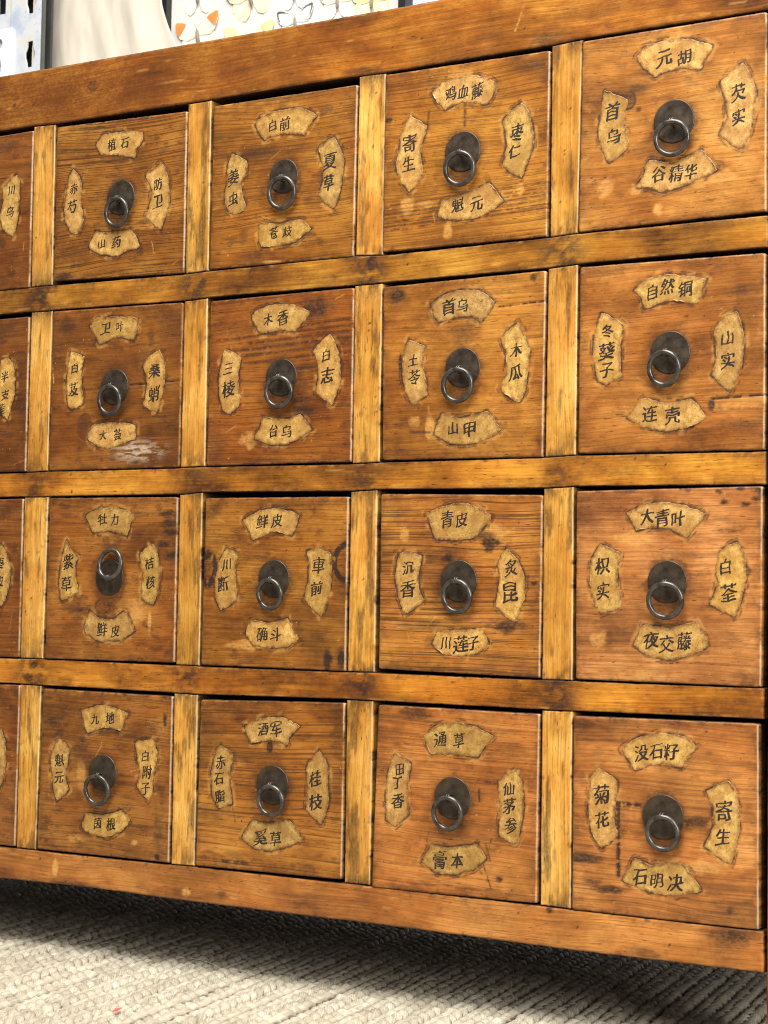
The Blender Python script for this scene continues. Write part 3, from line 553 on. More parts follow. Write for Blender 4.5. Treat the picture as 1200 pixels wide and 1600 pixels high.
# uprights between the drawers, butted under each rail
def upright(top_j, bot_j, i, seed):
    xs = [RAIL_EDGES[j][2 * i + s][0] for j in (top_j, bot_j) for s in (0, 1)]
    zt = (RAIL_EDGES[top_j][2 * i][1], RAIL_EDGES[top_j][2 * i + 1][1]); zb = (RAIL_EDGES[bot_j][2 * i][1], RAIL_EDGES[bot_j][2 * i + 1][1])
    q = [(xs[0], zt[0] - .25), (xs[1], zt[1] - .25), (xs[3], zb[1] + .25), (xs[2], zb[0] + .25)]
    def P(u, v):
        x = (q[3][0] * (1 - u) + q[2][0] * u) * (1 - v) + (q[0][0] * (1 - u) + q[1][0] * u) * v
        z = (q[3][1] * (1 - u) + q[2][1] * u) * (1 - v) + (q[0][1] * (1 - u) + q[1][1] * u) * v
        return x, z
    def pf(I, col):
        n = fbm(I['U'] / 5, I['V'] / 12, seed, 5)
        e = np.exp(-I['V'] / 14) + np.exp(-(I['h'] - I['V']) / 12)
        col[..., 0] = np.maximum(col[..., 0], e * sstep(.36, .60, n) * .75)
        n2 = fbm(I['U'] / 6, I['V'] / 40, seed + 3, 4)
        col[..., 0] = np.maximum(col[..., 0], sstep(.56, .70, n2) * .5)
        col[..., 2] = np.maximum(col[..., 2], sstep(.55, .75, n2) * .3)
        col[..., 1] = np.maximum(col[..., 1], np.exp(-(I['w'] - I['U'] - .9) ** 2 / .4) * .7)  # bright glint on the right edge, put into the colour
        return 0
    me = slab('upright', P, 25.5, zt[0] - zb[0], M_DIV, .35, 20, r=1.3, rc=.5, step=1.5, seed=seed, paint=pf, wob=.2)
    o = link('upright', me, cab); o['seed'] = seed * .41; o['grain'] = .2
    t = .92 + .16 * random.Random(seed).random(); o['tint'] = (t, t, t * .98)
for r_, (a, b) in enumerate([(0, 1), (2, 3), (4, 5), (6, 7)]):
    for i in range(4): upright(a, b, i, 200 + r_ * 10 + i)
    zt = float(edge[a](-188)); zb = float(edge[b](-188))
    me = slab('upright', lambda u, v: (-201 + 25.5 * u, zb + .25 + (zt - zb - .5) * v), 25.5, zt - zb, M_DIV, .35, 20, r=1.3, rc=.5, step=3, seed=260 + r_)
    o = link('upright', me, cab); o['seed'] = 3.0 + r_; o['grain'] = .2; o['tint'] = (1, 1, 1)

# corner posts that run down to the floor as legs
def post(x0, x1, lean, seed):
    def P(u, v):
        z = Z_FLOOR * 1000 + v * (51.5 - Z_FLOOR * 1000)
        return x0 + lean * (1 - v) + u * (x1 - x0), z
    def pf(I, col):
        n = fbm(I['U'] / 8, I['V'] / 20, seed, 4); col[..., 0] = np.maximum(col[..., 0], sstep(.5, .8, n) * .5); return 0
    me = slab('corner_post', P, x1 - x0, 790, M_POST, -.5, 38, r=2, rc=1, step=4, seed=seed, paint=pf)
    o = link('corner_post', me, cab); o['seed'] = seed * .3; o['grain'] = .3; o['tint'] = (1.5, 1.2, 1.1)
post(677.2, 719, 3.0, 301); post(-395, -352.0, 0, 302)
for x in (-.395, .681): 
    o = box('back_post', x, x + .038, .352, .39, Z_FLOOR, .05, M_POST, cab); o['seed'] = 1.0; o['grain'] = .2; o['tint'] = (1.2, 1, 1)
# carcass: panels behind the front frame
box('side_panel', -.390, -.372, .0385, .3515, -.679, .05, M_POST, cab); box('side_panel', .6985, .7165, .0385, .3515, -.679, .05, M_POST, cab)
box('back_panel', -.356, .68, .372, .384, -.679, .05, M_INSIDE, cab)
box('bottom_board', -.3715, .698, .021, .371, -.674, -.664, M_INSIDE, cab)
top = box('top_board', -.398, .722, .0205, .395, .0505, .0525, M_TOP, cab); top['seed'] = 2.0; top['grain'] = .2; top['tint'] = (1, 1, 1)
for z in (-.158, -.326, -.493): box('dust_board', -.371, .698, .021, .371, z - .006, z + .002, M_INSIDE, cab)
for i, dx in enumerate(DIVX): box('partition', dx * .001 - .005, dx * .001 + .005, .0212, .3705, -.6635, .050, M_INSIDE, cab)

# ------------------------------------------------------------------ brush lettering: glyph outlines, then thickened and loosened like handwriting
chars = sorted({g for d in DRAWERS.values() for _, T in d['labels'] for (g, *_r) in T})
cu = bpy.data.curves.new('lettering', 'FONT'); cu.body = ''.join(chars); cu.resolution_u = 4
tmp = bpy.data.objects.new('lettering', cu); COL.objects.link(tmp)
bpy.context.view_layer.objects.active = tmp; tmp.select_set(True)
bpy.ops.object.convert(target='CURVE')
tmp = bpy.context.view_layer.objects.active
GLYPH = {c: [] for c in chars}
for sp in tmp.data.splines:
    bp_ = sp.bezier_points; n = len(bp_); pts = []
    for i in range(n):
        a, b = bp_[i], bp_[(i + 1) % n]
        p0, p1, p2, p3 = [np.array(q[:2]) for q in (a.co, a.handle_right, b.co, b.handle_left)]
        p2, p3 = p3, p2
        L = np.linalg.norm(p3 - p0); k = max(1, int(math.ceil(L / .045)))
        for s in range(k):
            t = s / k
            pts.append((1 - t) ** 3 * p0 + 3 * (1 - t) ** 2 * t * p1 + 3 * (1 - t) * t * t * p2 + t ** 3 * p3)
    pts = np.array(pts); gi = int(math.floor((pts[:, 0].min() + pts[:, 0].max()) / 2))
    pts[:, 0] -= gi + .5; pts[:, 1] -= .37
    GLYPH[chars[min(max(gi, 0), len(chars) - 1)]].append(pts)
bpy.data.objects.remove(tmp)

def brush(char, size, rng):
    """outlines of one brushed character of that height, in mm about its centre"""
    out = []; sl = GLYPH[char]
    big = max(sl, key=lambda p: np.ptp(p[:, 0]) * np.ptp(p[:, 1]))
    area = .5 * np.sum(big[:, 0] * np.roll(big[:, 1], -1) - np.roll(big[:, 0], -1) * big[:, 1])
    sgn = 1 if area > 0 else -1
    sd = rng.randrange(10 ** 6); rot = math.radians(rng.uniform(-3, 4)); shear = rng.uniform(.12, .20); sx = rng.uniform(.86, .98)
    allp = np.concatenate(sl); lo = allp.min(0); hi = allp.max(0); cen = (lo + hi) / 2; hh = max(hi[1] - lo[1], .62 * (hi[0] - lo[0]))
    for p in sl:
        t = np.roll(p, -1, 0) - np.roll(p, 1, 0); t /= np.linalg.norm(t, axis=1)[:, None] + 1e-9
        nrm = np.stack([t[:, 1], -t[:, 0]], 1) * sgn
        press = fbm(p[:, 0] * 3 + 5, p[:, 1] * 3 + 5, sd, 2) - .45
        off = -.002 + .024 * np.abs(nrm[:, 0]) + .040 * press + .010 * (vnoise(p[:, 0] * 16, p[:, 1] * 16, sd + 3) - .5)
        # pressed-down ends of strokes leaving to the lower right
        off = off + .010 * sstep(0, .5, p[:, 0] - p[:, 1])
        q = p + nrm * off[:, None]
        wx = (fbm(p[:, 0] * 2.2, p[:, 1] * 2.2, sd + 7, 2) - .5) * .15; wy = (fbm(p[:, 0] * 2.2, p[:, 1] * 2.2, sd + 11, 2) - .5) * .15
        q = q + np.stack([wx, wy], 1) - cen
        q[:, 1] += shear * q[:, 0]; q[:, 0] += .05 * q[:, 1]
        q[:, 0] *= sx
        c_, s_ = math.cos(rot), math.sin(rot)
        q = np.stack([q[:, 0] * c_ - q[:, 1] * s_, q[:, 0] * s_ + q[:, 1] * c_], 1) * (size / hh * .97)
        out.append(q)
    return out

def in_poly(pt, p):
    x, y = pt; q = np.roll(p, -1, 0)
    c = ((p[:, 1] > y) != (q[:, 1] > y)) & (x < (q[:, 0] - p[:, 0]) * (y - p[:, 1]) / (q[:, 1] - p[:, 1] + 1e-12) + p[:, 0])
    return bool(c.sum() % 2)

def sarea(p): return .5 * np.sum(p[:, 0] * np.roll(p[:, 1], -1) - np.roll(p[:, 0], -1) * p[:, 1])

def ink_mesh(T, rng):
    """outlines triangulated together and kept where the winding number is not zero, so crossing strokes merge"""
    V = []; F = []
    for g, x, z, size in T:
        loops = [q + (x, z) for q in brush(g, size, rng)]
        pts = []; eds = []
        for q in loops:
            b = len(pts); n = len(q); pts += [Vector((float(a_), float(b_))) for a_, b_ in q]; eds += [(b + i, b + (i + 1) % n) for i in range(n)]
        vo, eo, fo, *_r = delaunay_2d_cdt(pts, eds, [], 0, 1e-5)
        P = np.array([tuple(v) for v in vo]); tri = np.array([f for f in fo if len(f) == 3])
        cen = P[tri].mean(1); wn = np.zeros(len(tri), int)
        for q in loops:
            a_ = q; c_ = np.roll(q, -1, 0)
            ay = a_[:, 1][None]; cy = c_[:, 1][None]; py = cen[:, 1][:, None]
            side = (c_[:, 0] - a_[:, 0])[None] * (py - ay) - (cen[:, 0][:, None] - a_[:, 0][None]) * (cy - ay)
            wn += ((ay <= py) & (cy > py) & (side > 0)).sum(1) - ((ay > py) & (cy <= py) & (side < 0)).sum(1)
        b = len(V); V += [tuple(p_) for p_ in P]; F += [tuple(int(b + i) for i in t_) for t_ in tri[wn != 0]]
    return V, F, [0] * len(V)

def fill_loops(loops):
    c = bpy.data.curves.new('fill', 'CURVE'); c.dimensions = '2D'; c.fill_mode = 'BOTH'
    for q in loops:
        s = c.splines.new('POLY'); s.points.add(len(q) - 1); s.use_cyclic_u = True
        s.points.foreach_set('co', np.concatenate([q, np.zeros((len(q), 1)), np.ones((len(q), 1))], 1).astype(np.float32).ravel())
    o = bpy.data.objects.new('fill', c); me = bpy.data.meshes.new_from_object(o)
    v = np.empty(len(me.vertices) * 3, np.float32); me.vertices.foreach_get('co', v); v = v.reshape(-1, 3)[:, :2]
    f = [tuple(p.vertices) for p in me.polygons]
    bpy.data.objects.remove(o); bpy.data.curves.remove(c); bpy.data.meshes.remove(me)
    return v, f

def torn(poly, rng, step=1.3, jit=.38):
    """densify an outline and give it a torn edge"""
    P = np.array(poly, float); out = []
    n = len(P)
    for i in range(n):
        a, b = P[i], P[(i + 1) % n]; L = np.hypot(*(b - a)); k = max(1, int(L / step))
        pm, pn = P[i - 1], P[(i + 2) % n]
        for s in range(k):
            t = s / k
            lin_ = a + (b - a) * t
            cr = .5 * ((2 * a) + (-pm + b) * t + (2 * pm - 5 * a + 4 * b - pn) * t * t + (-pm + 3 * a - 3 * b + pn) * t ** 3)
            out.append(lin_ * .45 + cr * .55)
    Q = np.array(out); m = len(Q)
    j = np.array([rng.gauss(0, 1) for _ in range(m)]); j2 = (np.roll(j, 1) + j + np.roll(j, -1)) / 2.2
    t = np.roll(Q, -1, 0) - np.roll(Q, 1, 0); t /= np.linalg.norm(t, axis=1)[:, None] + 1e-9
    nr = np.stack([t[:, 1], -t[:, 0]], 1)
    area = .5 * np.sum(Q[:, 0] * np.roll(Q[:, 1], -1) - np.roll(Q[:, 0], -1) * Q[:, 1])
    if area < 0: nr = -nr
    return Q + nr * (j2 * jit * .6 + j * jit * .35)[:, None], nr

def paper_label(poly, T, drawer, yf, rng, seed):
    Q, nr = torn(poly, rng)
    n = len(Q)
    rings = [(0.15, .32, 1.0), (0.0, .0, 1.0), (-.35, -.16, .95), (-1.1, -.20, .55), (-2.4, -.22, .05)]   # (offset outward, y, edge)
    V = []; E = []; F = []
    for off, y, e in rings:
        R = Q + nr * off
        for p_ in R: V.append((p_[0], yf + y, p_[1])); E.append(e)
    for k in range(len(rings) - 1):
        for i in range(n):
            a = k * n + i; b = k * n + (i + 1) % n; F.append((a, b, b + n, a + n))
    inner = Q + nr * rings[-1][0]
    fv, ff = fill_loops([inner]); b0 = len(V)
    for p_ in fv: V.append((p_[0], yf - .22, p_[1])); E.append(0)
    F += [tuple(b0 + i for i in f) for f in ff]
    mi = [0] * len(F)
    if T:
        iv, jf, lv = ink_mesh(T, rng); b1 = len(V)
        for p_, l_ in zip(iv, lv): V.append((p_[0], yf - .30 - .006 * l_, p_[1])); E.append(0)
        F += [tuple(b1 + i for i in f) for f in jf]; mi += [1] * len(jf)
    VA = np.array(V)                                   # a corner or two has come unstuck
    npap = b0 + len(fv)
    for _ in range(rng.choice([0, 1, 1, 2])):
        c_ = Q[rng.randrange(n)]; hgt = rng.uniform(.5, 1.1); rad = rng.uniform(2.5, 4.5)
        w_ = np.exp(-((VA[:npap, 0] - c_[0]) ** 2 + (VA[:npap, 2] - c_[1]) ** 2) / rad ** 2); w_[:n] *= 0; w_[3 * n:4 * n] *= .25; w_[4 * n:] = 0
        VA[:npap, 1] -= w_ * hgt
    V = VA
    me = mesh('paper_label', np.array(V) * .001, F, [M_PAPER, M_INK], smooth=False, mat_idx=mi)
    a = me.attributes.new('edge', 'FLOAT', 'POINT'); a.data.foreach_set('value', np.array(E, np.float32)[:len(me.vertices)])
    o = link('paper_label', me, drawer); o['seed'] = seed; lt = rng.uniform(.82, 1.12); o['tint'] = (lt, lt * rng.uniform(.96, 1.02), lt * rng.uniform(.85, 1.1))
    o['label'] = ('fan-shaped paper label reading ' + ''.join(t[0] for t in T)) if T else 'fan-shaped paper label at the cropped edge'
    return o

# ------------------------------------------------------------------ hardware
def torus(R, r, nu=56, nv=14, gap=None, seed=0):
    u = np.linspace(0, 2 * np.pi, nu, endpoint=False); v = np.linspace(0, 2 * np.pi, nv, endpoint=False)
    U, Vv = np.meshgrid(u, v, indexing='ij')
    rr = r * (1 + .07 * (fbm(np.cos(U) * 3 + 9, np.sin(U) * 3 + 9, seed, 3) - .5) * 2)
    if gap is not None:
        dd = np.abs((U - gap + np.pi) % (2 * np.pi) - np.pi); rr = rr * (1 - .22 * np.exp(-(dd / .035) ** 2))
    Rr = R * (1 + .012 * np.sin(2 * U + seed)) + rr * np.cos(Vv)
    P = np.stack([Rr * np.cos(U), rr * np.sin(Vv), Rr * np.sin(U)], -1).reshape(-1, 3)
    idx = np.arange(nu * nv).reshape(nu, nv); a = idx; b = np.roll(idx, -1, 0)
    f = np.stack([a, b, np.roll(b, -1, 1), np.roll(a, -1, 1)], -1).reshape(-1, 4)
    return P, f

def lathe(profile, n=56):
    P = []; F = []
    for (r, y) in profile:
        for i in range(n):
            t = 2 * math.pi * i / n; P.append((r * math.cos(t), y, r * math.sin(t)))
    for k in range(len(profile) - 1):
        for i in range(n):
            a = k * n + i; b = k * n + (i + 1) % n; F.append((a, a + n, b + n, b))
    P.append((0, profile[-1][1], 0)); c = len(P) - 1; k = len(profile) - 1
    for i in range(n): F.append((k * n + i, c, k * n + (i + 1) % n))
    return P, F

def hardware(d, drawer, yf, up, seed):
    px, pz, pr = d['plate']; rx, rz, rR = d['ring']; rR += .5; rx -= 2.0
    rg = random.Random(seed)
    pr = min(pr, 16.2)
    P, F = lathe([(pr - .1, 1.0), (pr, -.1), (pr - .25, -.75), (pr - .7, -.85), (pr - 1.6, -.72), (6, -1.0), (2.6, -1.25)])
    P = np.array(P); P[:, 0] += px; P[:, 1] += yf; P[:, 2] += pz
    link('back_plate', mesh('back_plate', P * .001, F, M_PLATE), drawer)
    # split-pin eyelet: two legs bent round the top of the ring
    s = 1 if not up else -1
    R = rR - 1.95
    ex = px + (rx - px) * .55; ez = rz + s * R
    V = []; Fc = []
    for side in (-1, 1):
        t = np.linspace(-.15 * np.pi, 1.15 * np.pi, 16); rad = 2.75
        cx = ex + side * .72
        pts = np.stack([np.full(16, cx) + side * .25 * np.cos(t), yf - 4.4 - rad * np.sin(t) * 1.0, ez + rad * np.cos(t) * .95], 1)
        pts = np.vstack([[cx - side * .3, yf - .6, ez + 1.9], pts, [cx - side * .3, yf - .6, ez - 1.6]])
        nb = len(pts); b0 = len(V)
        for i in range(nb):
            tg = pts[min(i + 1, nb - 1)] - pts[max(i - 1, 0)]; tg /= np.linalg.norm(tg)
            e1 = np.array([1., 0, 0]); e2 = np.cross(tg, e1)
            for k in range(8):
                a = 2 * math.pi * k / 8; V.append(pts[i] + (e1 * math.cos(a) + e2 * math.sin(a)) * .62)
        for i in range(nb - 1):
            for k in range(8):
                a = b0 + i * 8 + k; b = b0 + i * 8 + (k + 1) % 8; Fc.append((a, b, b + 8, a + 8))
    link('eyelet', mesh('eyelet', np.array(V) * .001, Fc, M_RING), drawer)
    gap = rg.choice([None, rg.uniform(2.6, 3.8), rg.uniform(0, 6)])
    T, f = torus(R, 1.95, gap=gap, seed=seed)
    tilt = math.atan2(2.6, 2 * R) * s            # the free end rests on the board
    c_, s_ = math.cos(tilt), math.sin(tilt)
    yaw = math.radians(rg.uniform(-5, 5)); T = np.stack([T[:, 0], T[:, 1] * c_ - T[:, 2] * s_ , T[:, 1] * s_ + T[:, 2] * c_], 1)
    T = np.stack([T[:, 0] * math.cos(yaw) - T[:, 1] * math.sin(yaw), T[:, 0] * math.sin(yaw) + T[:, 1] * math.cos(yaw), T[:, 2]], 1)
    T = T + np.array([rx - .15 * px * 0, yf - 5.2, rz])
    o = link('ring_pull', mesh('ring_pull', T * .001, f, M_RING), drawer)
    if up: o['label'] = 'ring pull flipped upwards above its eyelet'

# ------------------------------------------------------------------ drawers
TINT = {'01': (0.54, 0.45, 0.50), '02': (0.48, 0.39, 0.46), '03': (0.62, 0.53, 0.74), '04': (0.68, 0.58, 0.85),  # each drawer's own tone; left columns also darkened for the light's fall-off
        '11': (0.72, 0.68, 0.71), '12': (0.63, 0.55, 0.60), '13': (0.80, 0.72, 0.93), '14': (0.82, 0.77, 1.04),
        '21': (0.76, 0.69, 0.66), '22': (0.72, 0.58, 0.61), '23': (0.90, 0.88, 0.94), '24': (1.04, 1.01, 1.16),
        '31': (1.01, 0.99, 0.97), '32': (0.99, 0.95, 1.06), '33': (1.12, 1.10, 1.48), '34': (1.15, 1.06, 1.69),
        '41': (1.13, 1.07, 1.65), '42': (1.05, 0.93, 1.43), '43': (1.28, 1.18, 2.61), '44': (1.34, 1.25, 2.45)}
GRAIN = {'11': .95, '12': .15, '21': .55, '22': .45, '24': .85, '31': .55, '33': .95, '34': .4, '14': .45, '13': .2, '23': .35, '43': .3, '41': .2, '44': .4, '32': .3}

def specials(key, I, col):
    L = lambda ch, a, b, w, s, sd=0: line_paint(I, col, ch, a, b, w, s, sd)
    B = lambda ch, x, z, rx, rz, s, soft=.4, rag=.5, sd=0: blot(I, col, ch, x, z, rx, rz, s, soft, rag, sd)
    dy = np.zeros(I['X'].shape)
    X, Z = I['X'], I['Z']
    if key == '11':
        B(0, -4, 36, 12, 4, .45, .5, .8); B(0, -62, -66, 12, 5, .7, .5, .6); B(2, 20, 5, 10, 14, .6); B(0, 30, -24, 10, 2, .6, .5, .9)
    if key == '12':
        L(0, (17, 1.5), (75, 3), .7, 1); L(0, (-40, 0), (-14, 0), .6, .8); B(0, 62, 55, 14, 14, .45, .7, .7); B(0, -60, 58, 12, 8, .55, .7, .7, 3)
        B(0, -33, -33, 8, 11, .45, .25, .25, 5); oring(I, col, 0, -33, -33, 8, 11, .8, .6)
        n = fbm(X / 9, Z / 1.3, 77, 4); b = np.exp(-(((X - 28) / 28) ** 2 + ((Z + 56) / 9) ** 2) ** 1.5)
        col[..., 0] = np.maximum(col[..., 0], b * sstep(.66, .75, n) * .6)
        dy += np.exp(-(seg_dist(X, Z, (17, 1.5), (75, 3)) / .6) ** 2) * .7; L(1, (-73, 22), (-71, 8), .7, 1); col[..., 3] = b * sstep(.40, .62, n) * .62; B(0, 22, 22, 30, 10, .35, .7, .7, 8)
    if key == '13':
        for q, (x, z) in enumerate([(62, 56), (66, 40), (60, 30), (68, 20), (64, 48)]): B(0, x, z, 9, 3.0, .8, .5, .9, q)
        B(2, -3, -26, 12, 9, 1.0, .3, .5); oring(I, col, 0, -8, -24, 8, 6, 1.0, .6); B(0, -34, -27, 14, 4, .55, .5, .9, 9)
        B(1, 30, -30, 10, 9, .55, .4, .9, 11); B(1, 45, -36, 2, 9, .7, .3, .4, 12); B(1, -24, -40, 6, 6, .45, .5, .8, 13)
    if key == '14':
        for z in (52, 50, 47): B(0, 66, z, 2, 3, .8, .4, .6, int(z))
        B(0, 62, -45, 5, 18, .5, .6, .8, 5); B(0, 61, -66, 3, 3, .8); B(0, -60, 42, 9, 4, .6, .6, .7, 7)
        B(0, -28, 16, 11, 10, .5, .6, .8, 8); B(0, 2, 37, 24, 4, .45, .5, .9, 9); B(1, -26, -2, 5, 12, .5, .3, .4, 10); B(1, -30, -58, 9, 3, .6, .4, .6, 12); B(1, 36, -56, 4, 2.5, .6, .4, .6, 14)
    if key == '21':
        B(0, -30, 25, 40, 6, .4, .6, .9); B(1, -8, -69, 9, 1.6, .9, .4, .7, 4); B(0, -25, -62, 14, 3, .5, .5, .9, 5); B(2, 0, -6, 40, 12, .4, .6, .7, 6)
    if key == '22':
        for q, (z, a, b, w) in enumerate([(36, -65, 76, 1.6), (31, -40, 70, 2.2), (26, -50, 76, 2.6), (21, -45, 70, 2), (15, -35, 76, 1.4), (42, 10, 76, 1.5)]):
            L(2, (a, z), (b, z + 5), w, 1, q); L(0, (a + 10, z), (b, z + 5), w * .6, .55, q + 7)
        B(0, 35, 56, 13, 9, .8, .6, .8); B(0, -64, -55, 9, 18, .4, .7, .8, 4); B(0, 21, -18, 9, 4, .7, .5, .7, 5); B(0, 23, -27, 9, 4, .85, .5, .7, 6); B(0, 25, 8, 12, 2, .7, .5, .7, 7)
        B(1, -30, -50, 7, 7, .45, .3, .9, 8)
    if key == '23':
        oring(I, col, 0, -68, 11, 7.5, 12, 2.2, 2.2); B(2, -73, 11, 7, 11, 1, .3, .3); B(0, -73, 11, 3, 5, .7)
        oring(I, col, 0, 74, 17, 14, 15, 2.0, 2.2); B(2, 78, 17, 12, 13, .7, .3, .3, 2)
        B(0, 55, -62, 4, 9, .95, .4, .5, 4); B(0, 68, -60, 4, 9, .9, .4, .5, 5); B(0, 42, -50, 14, 8, .35, .5, .9, 6); B(0, -62, 62, 6, 5, .6, .6, .7, 7)
        B(1, -24, -52, 20, 4, .6, .3, .7, 8)
    if key == '24':
        B(0, 0, 33, 3.2, 5.5, .85, .25, .2); B(0, -62, 45, 12, 16, .4, .7, .9, 3); B(0, -58, -25, 14, 6, .4, .7, .9, 4)
        for x in (-42, -30, -24): B(0, x, -64, 5, 1.6, .8, .4, .8, int(-x))
        B(0, 55, 22, 4, 5, .6, .5, .8, 5); L(0, (-37, -18), (-33, -32), .5, .8); B(0, -36, 22, 3, 6, .7, .4, .5, 7)
    if key == '31':
        L(0, (-33, 38), (-34, 22), 1.3, .75); L(0, (0, 40), (0, 22), 1.4, .8, 4); B(0, 60, 62, 14, 4, .5, .6, .8)
        for q, z in enumerate((-40, -43, -46.5, -50, -53, -37, -33)): L(2, (-75, z - 2), (75, z + 3), 1.0, .9, q); L(0, (-75, z - 2), (75, z + 3), .5, .5, q)
        B(0, -72, 34, 5, 3, .8); B(1, -52, -36, 6, 8, .6, .3, .5, 5); B(1, -14, -60, 3.5, 7, .55, .3, .5, 6); B(1, 50, -33, 3, 4, .6, .3, .5, 7); B(1, -34, -37, 8, 3, .5, .3, .8, 8)
    if key == '32':
        L(0, (32, 46), (75, 48), .8, 1); dy += np.exp(-(seg_dist(X, Z, (32, 46), (75, 48)) / .6) ** 2) * .6
        B(0, -60, 62, 8, 6, .85, .5, .7); B(0, 62, 67, 3, 3, .8); B(0, -56, 8, 2, 7, .9, .4, .5, 3); L(0, (-46, -48), (-28, -49), 1.2, .7)
        B(0, 0, 28, 10, 8, .5, .6, .8, 5); B(1, -28, -45, 4, 9, .6, .3, .5, 6); B(0, 70, -60, 4, 6, .5, .6, .7, 7); B(1, -42, -40, 5, 4, .45, .3, .6, 8)
    if key == '33':
        B(0, 27, 31, 8, 5, .85, .4, 1.0); B(0, 20, 38, 12, 3, .7, .4, 1.0, 3); B(1, 30, 40, 13, 5, .6, .4, .9, 4); B(0, -5, 26, 20, 2, .45, .5, .9, 5)
        B(0, 42, -32, 12, 5, .75, .4, 1.0, 6); B(0, -36, -72, 5, 2.2, .9, .4, .7, 7); B(0, 66, 1, 3, 1.5, .9, .4, .6, 8); B(0, -10, 20, 5, 3, .9, .4, .7, 9)
        B(0, -30, -33, 18, 4, .5, .6, .9, 10); B(1, -50, 38, 4, 6, .5, .3, .5, 11)
    if key == '34':
        L(0, (21, 18), (22, 2), 1.0, .8); L(0, (22, 18), (38, 16), .7, .7); L(0, (28, -30), (32, -42), .7, .8); L(0, (33, -25), (29, -42), .6, .7); L(0, (-23, -25), (-26, -42), .5, .7)
        B(0, -38, 66, 16, 4, .6, .6, .9); B(0, -64, 20, 6, 9, .4, .7, .8, 3); L(0, (26, -45), (33, -62), .6, .9); L(0, (22, -49), (30, -58), .6, .8); B(0, 40, -55, 3, 2.5, .8, .4, .6, 5)
        for q in range(7): B(0, -35 + 14 * q, -66 + q % 3, 7, 1, .5, .5, 1.0, 20 + q)
    if key == '41':
        B(0, -35, 22, 6, 7, .55, .2, .2); oring(I, col, 0, -35, 22, 6, 6.6, .8, .9); B(0, -27, 30, 8, 3, .6, .6, .8, 3); B(0, -12, 40, 14, 5, .4, .6, .9, 4)
        B(2, -62, 12, 8, 16, .5, .6, .8, 5); B(1, 40, -43, 10, 4, .5, .3, .8, 6); B(1, -52, -42, 6, 7, .5, .3, .8, 7); B(1, -10, -62, 4, 5, .7, .3, .7, 8); B(0, -26, 14, 2, 2, .7, .4, .5, 9)
        B(1, -28, -46, 4, 4, .7, .3, .6, 10); B(1, 24, -46, 8, 4, .4, .3, .8, 11)
    if key == '42':
        r = np.abs(Z + 37 - .02 * X) < 4.2; m = r & (X > 33)
        L(0, (33, -33), (75, -31.5), .9, 1); L(0, (33, -40.5), (75, -41), .5, .7); B(0, 33, -37, 2.5, 4, .9, .4, .5); col[..., 1] = np.where(m, np.maximum(col[..., 1], .45 * fbm(X / 4, Z / 2, 5, 3)), col[..., 1])
        dy += np.where(m, .4, 0) + np.exp(-(seg_dist(X, Z, (33, -33), (75, -31.5)) / .7) ** 2) * .7
        B(2, 62, 30, 12, 22, .7, .6, .8, 3); B(0, 55, 44, 5, 4, .5, .6, .7, 4); B(2, 40, -58, 34, 7, .7, .6, .8, 5); B(0, 55, -52, 18, 3, .5, .6, .9, 6); B(2, 22, 10, 10, 6, .7, .6, .8, 7); B(2, 30, 30, 20, 6, .5, .6, .8, 8)
        B(0, 0, -71, 70, 2, .6, .5, .7, 9)
    if key == '43':
        for q, (x, z) in enumerate([(40, 68), (56, 70), (68, 62), (70, 68), (44, 60), (60, 58)]): B(0, x, z, 3.4, 1.8, .8, .4, .8, q)
        B(1, -24, 35, 16, 6, .5, .3, .9, 8); B(0, 62, 10, 3, 5, .7, .4, .9, 9); B(0, 48, 40, 9, 1.6, .6, .4, .9, 10); B(1, -54, -40, 7, 5, .5, .3, .8, 11); B(1, -18, -66, 6, 4, .5, .3, .8, 12); B(0, 66, -66, 12, 6, .5, .6, .8, 13); B(0, 12, 22, 24, 2, .35, .4, .9, 14)
    if key == '44':
        L(0, (-36, 9), (-35, -43), 1.7, 1.3); L(0, (-37, 9), (-17, 9), 1.7, 1.1, 3); B(0, -37, -8, 7, 12, .5, .6, .8); B(0, 24, 0, 12, 4, .75, .5, .8, 3); L(0, (20, 1), (46, 3), .8, .8)
        B(0, -65, -33, 15, 3.6, .85, .4, .4, 4); B(1, -66, -33, 8, 1.6, .7, .3, .3, 5); B(0, -42, -54, 13, 2.6, .9, .5, .7, 6); B(0, -55, -50, 8, 2, .6, .5, .7, 7)
        B(2, -40, 5, 30, 24, .45, .6, .8, 8); B(0, -66, 66, 14, 5, .5, .6, .8, 9); B(1, 30, -32, 14, 5, .5, .3, .9, 10); B(0, 52, -60, 3, 3, .6, .4, .6, 11)
        dy += np.exp(-(seg_dist(X, Z, (-36, 9), (-35, -43)) / .9) ** 2) * .5
    if key[0] == '0':
        B(2, 0, 10, 60, 40, .5, .7, .8); B(0, 40, 60, 20, 6, .5, .6, .8, 3)
    return dy

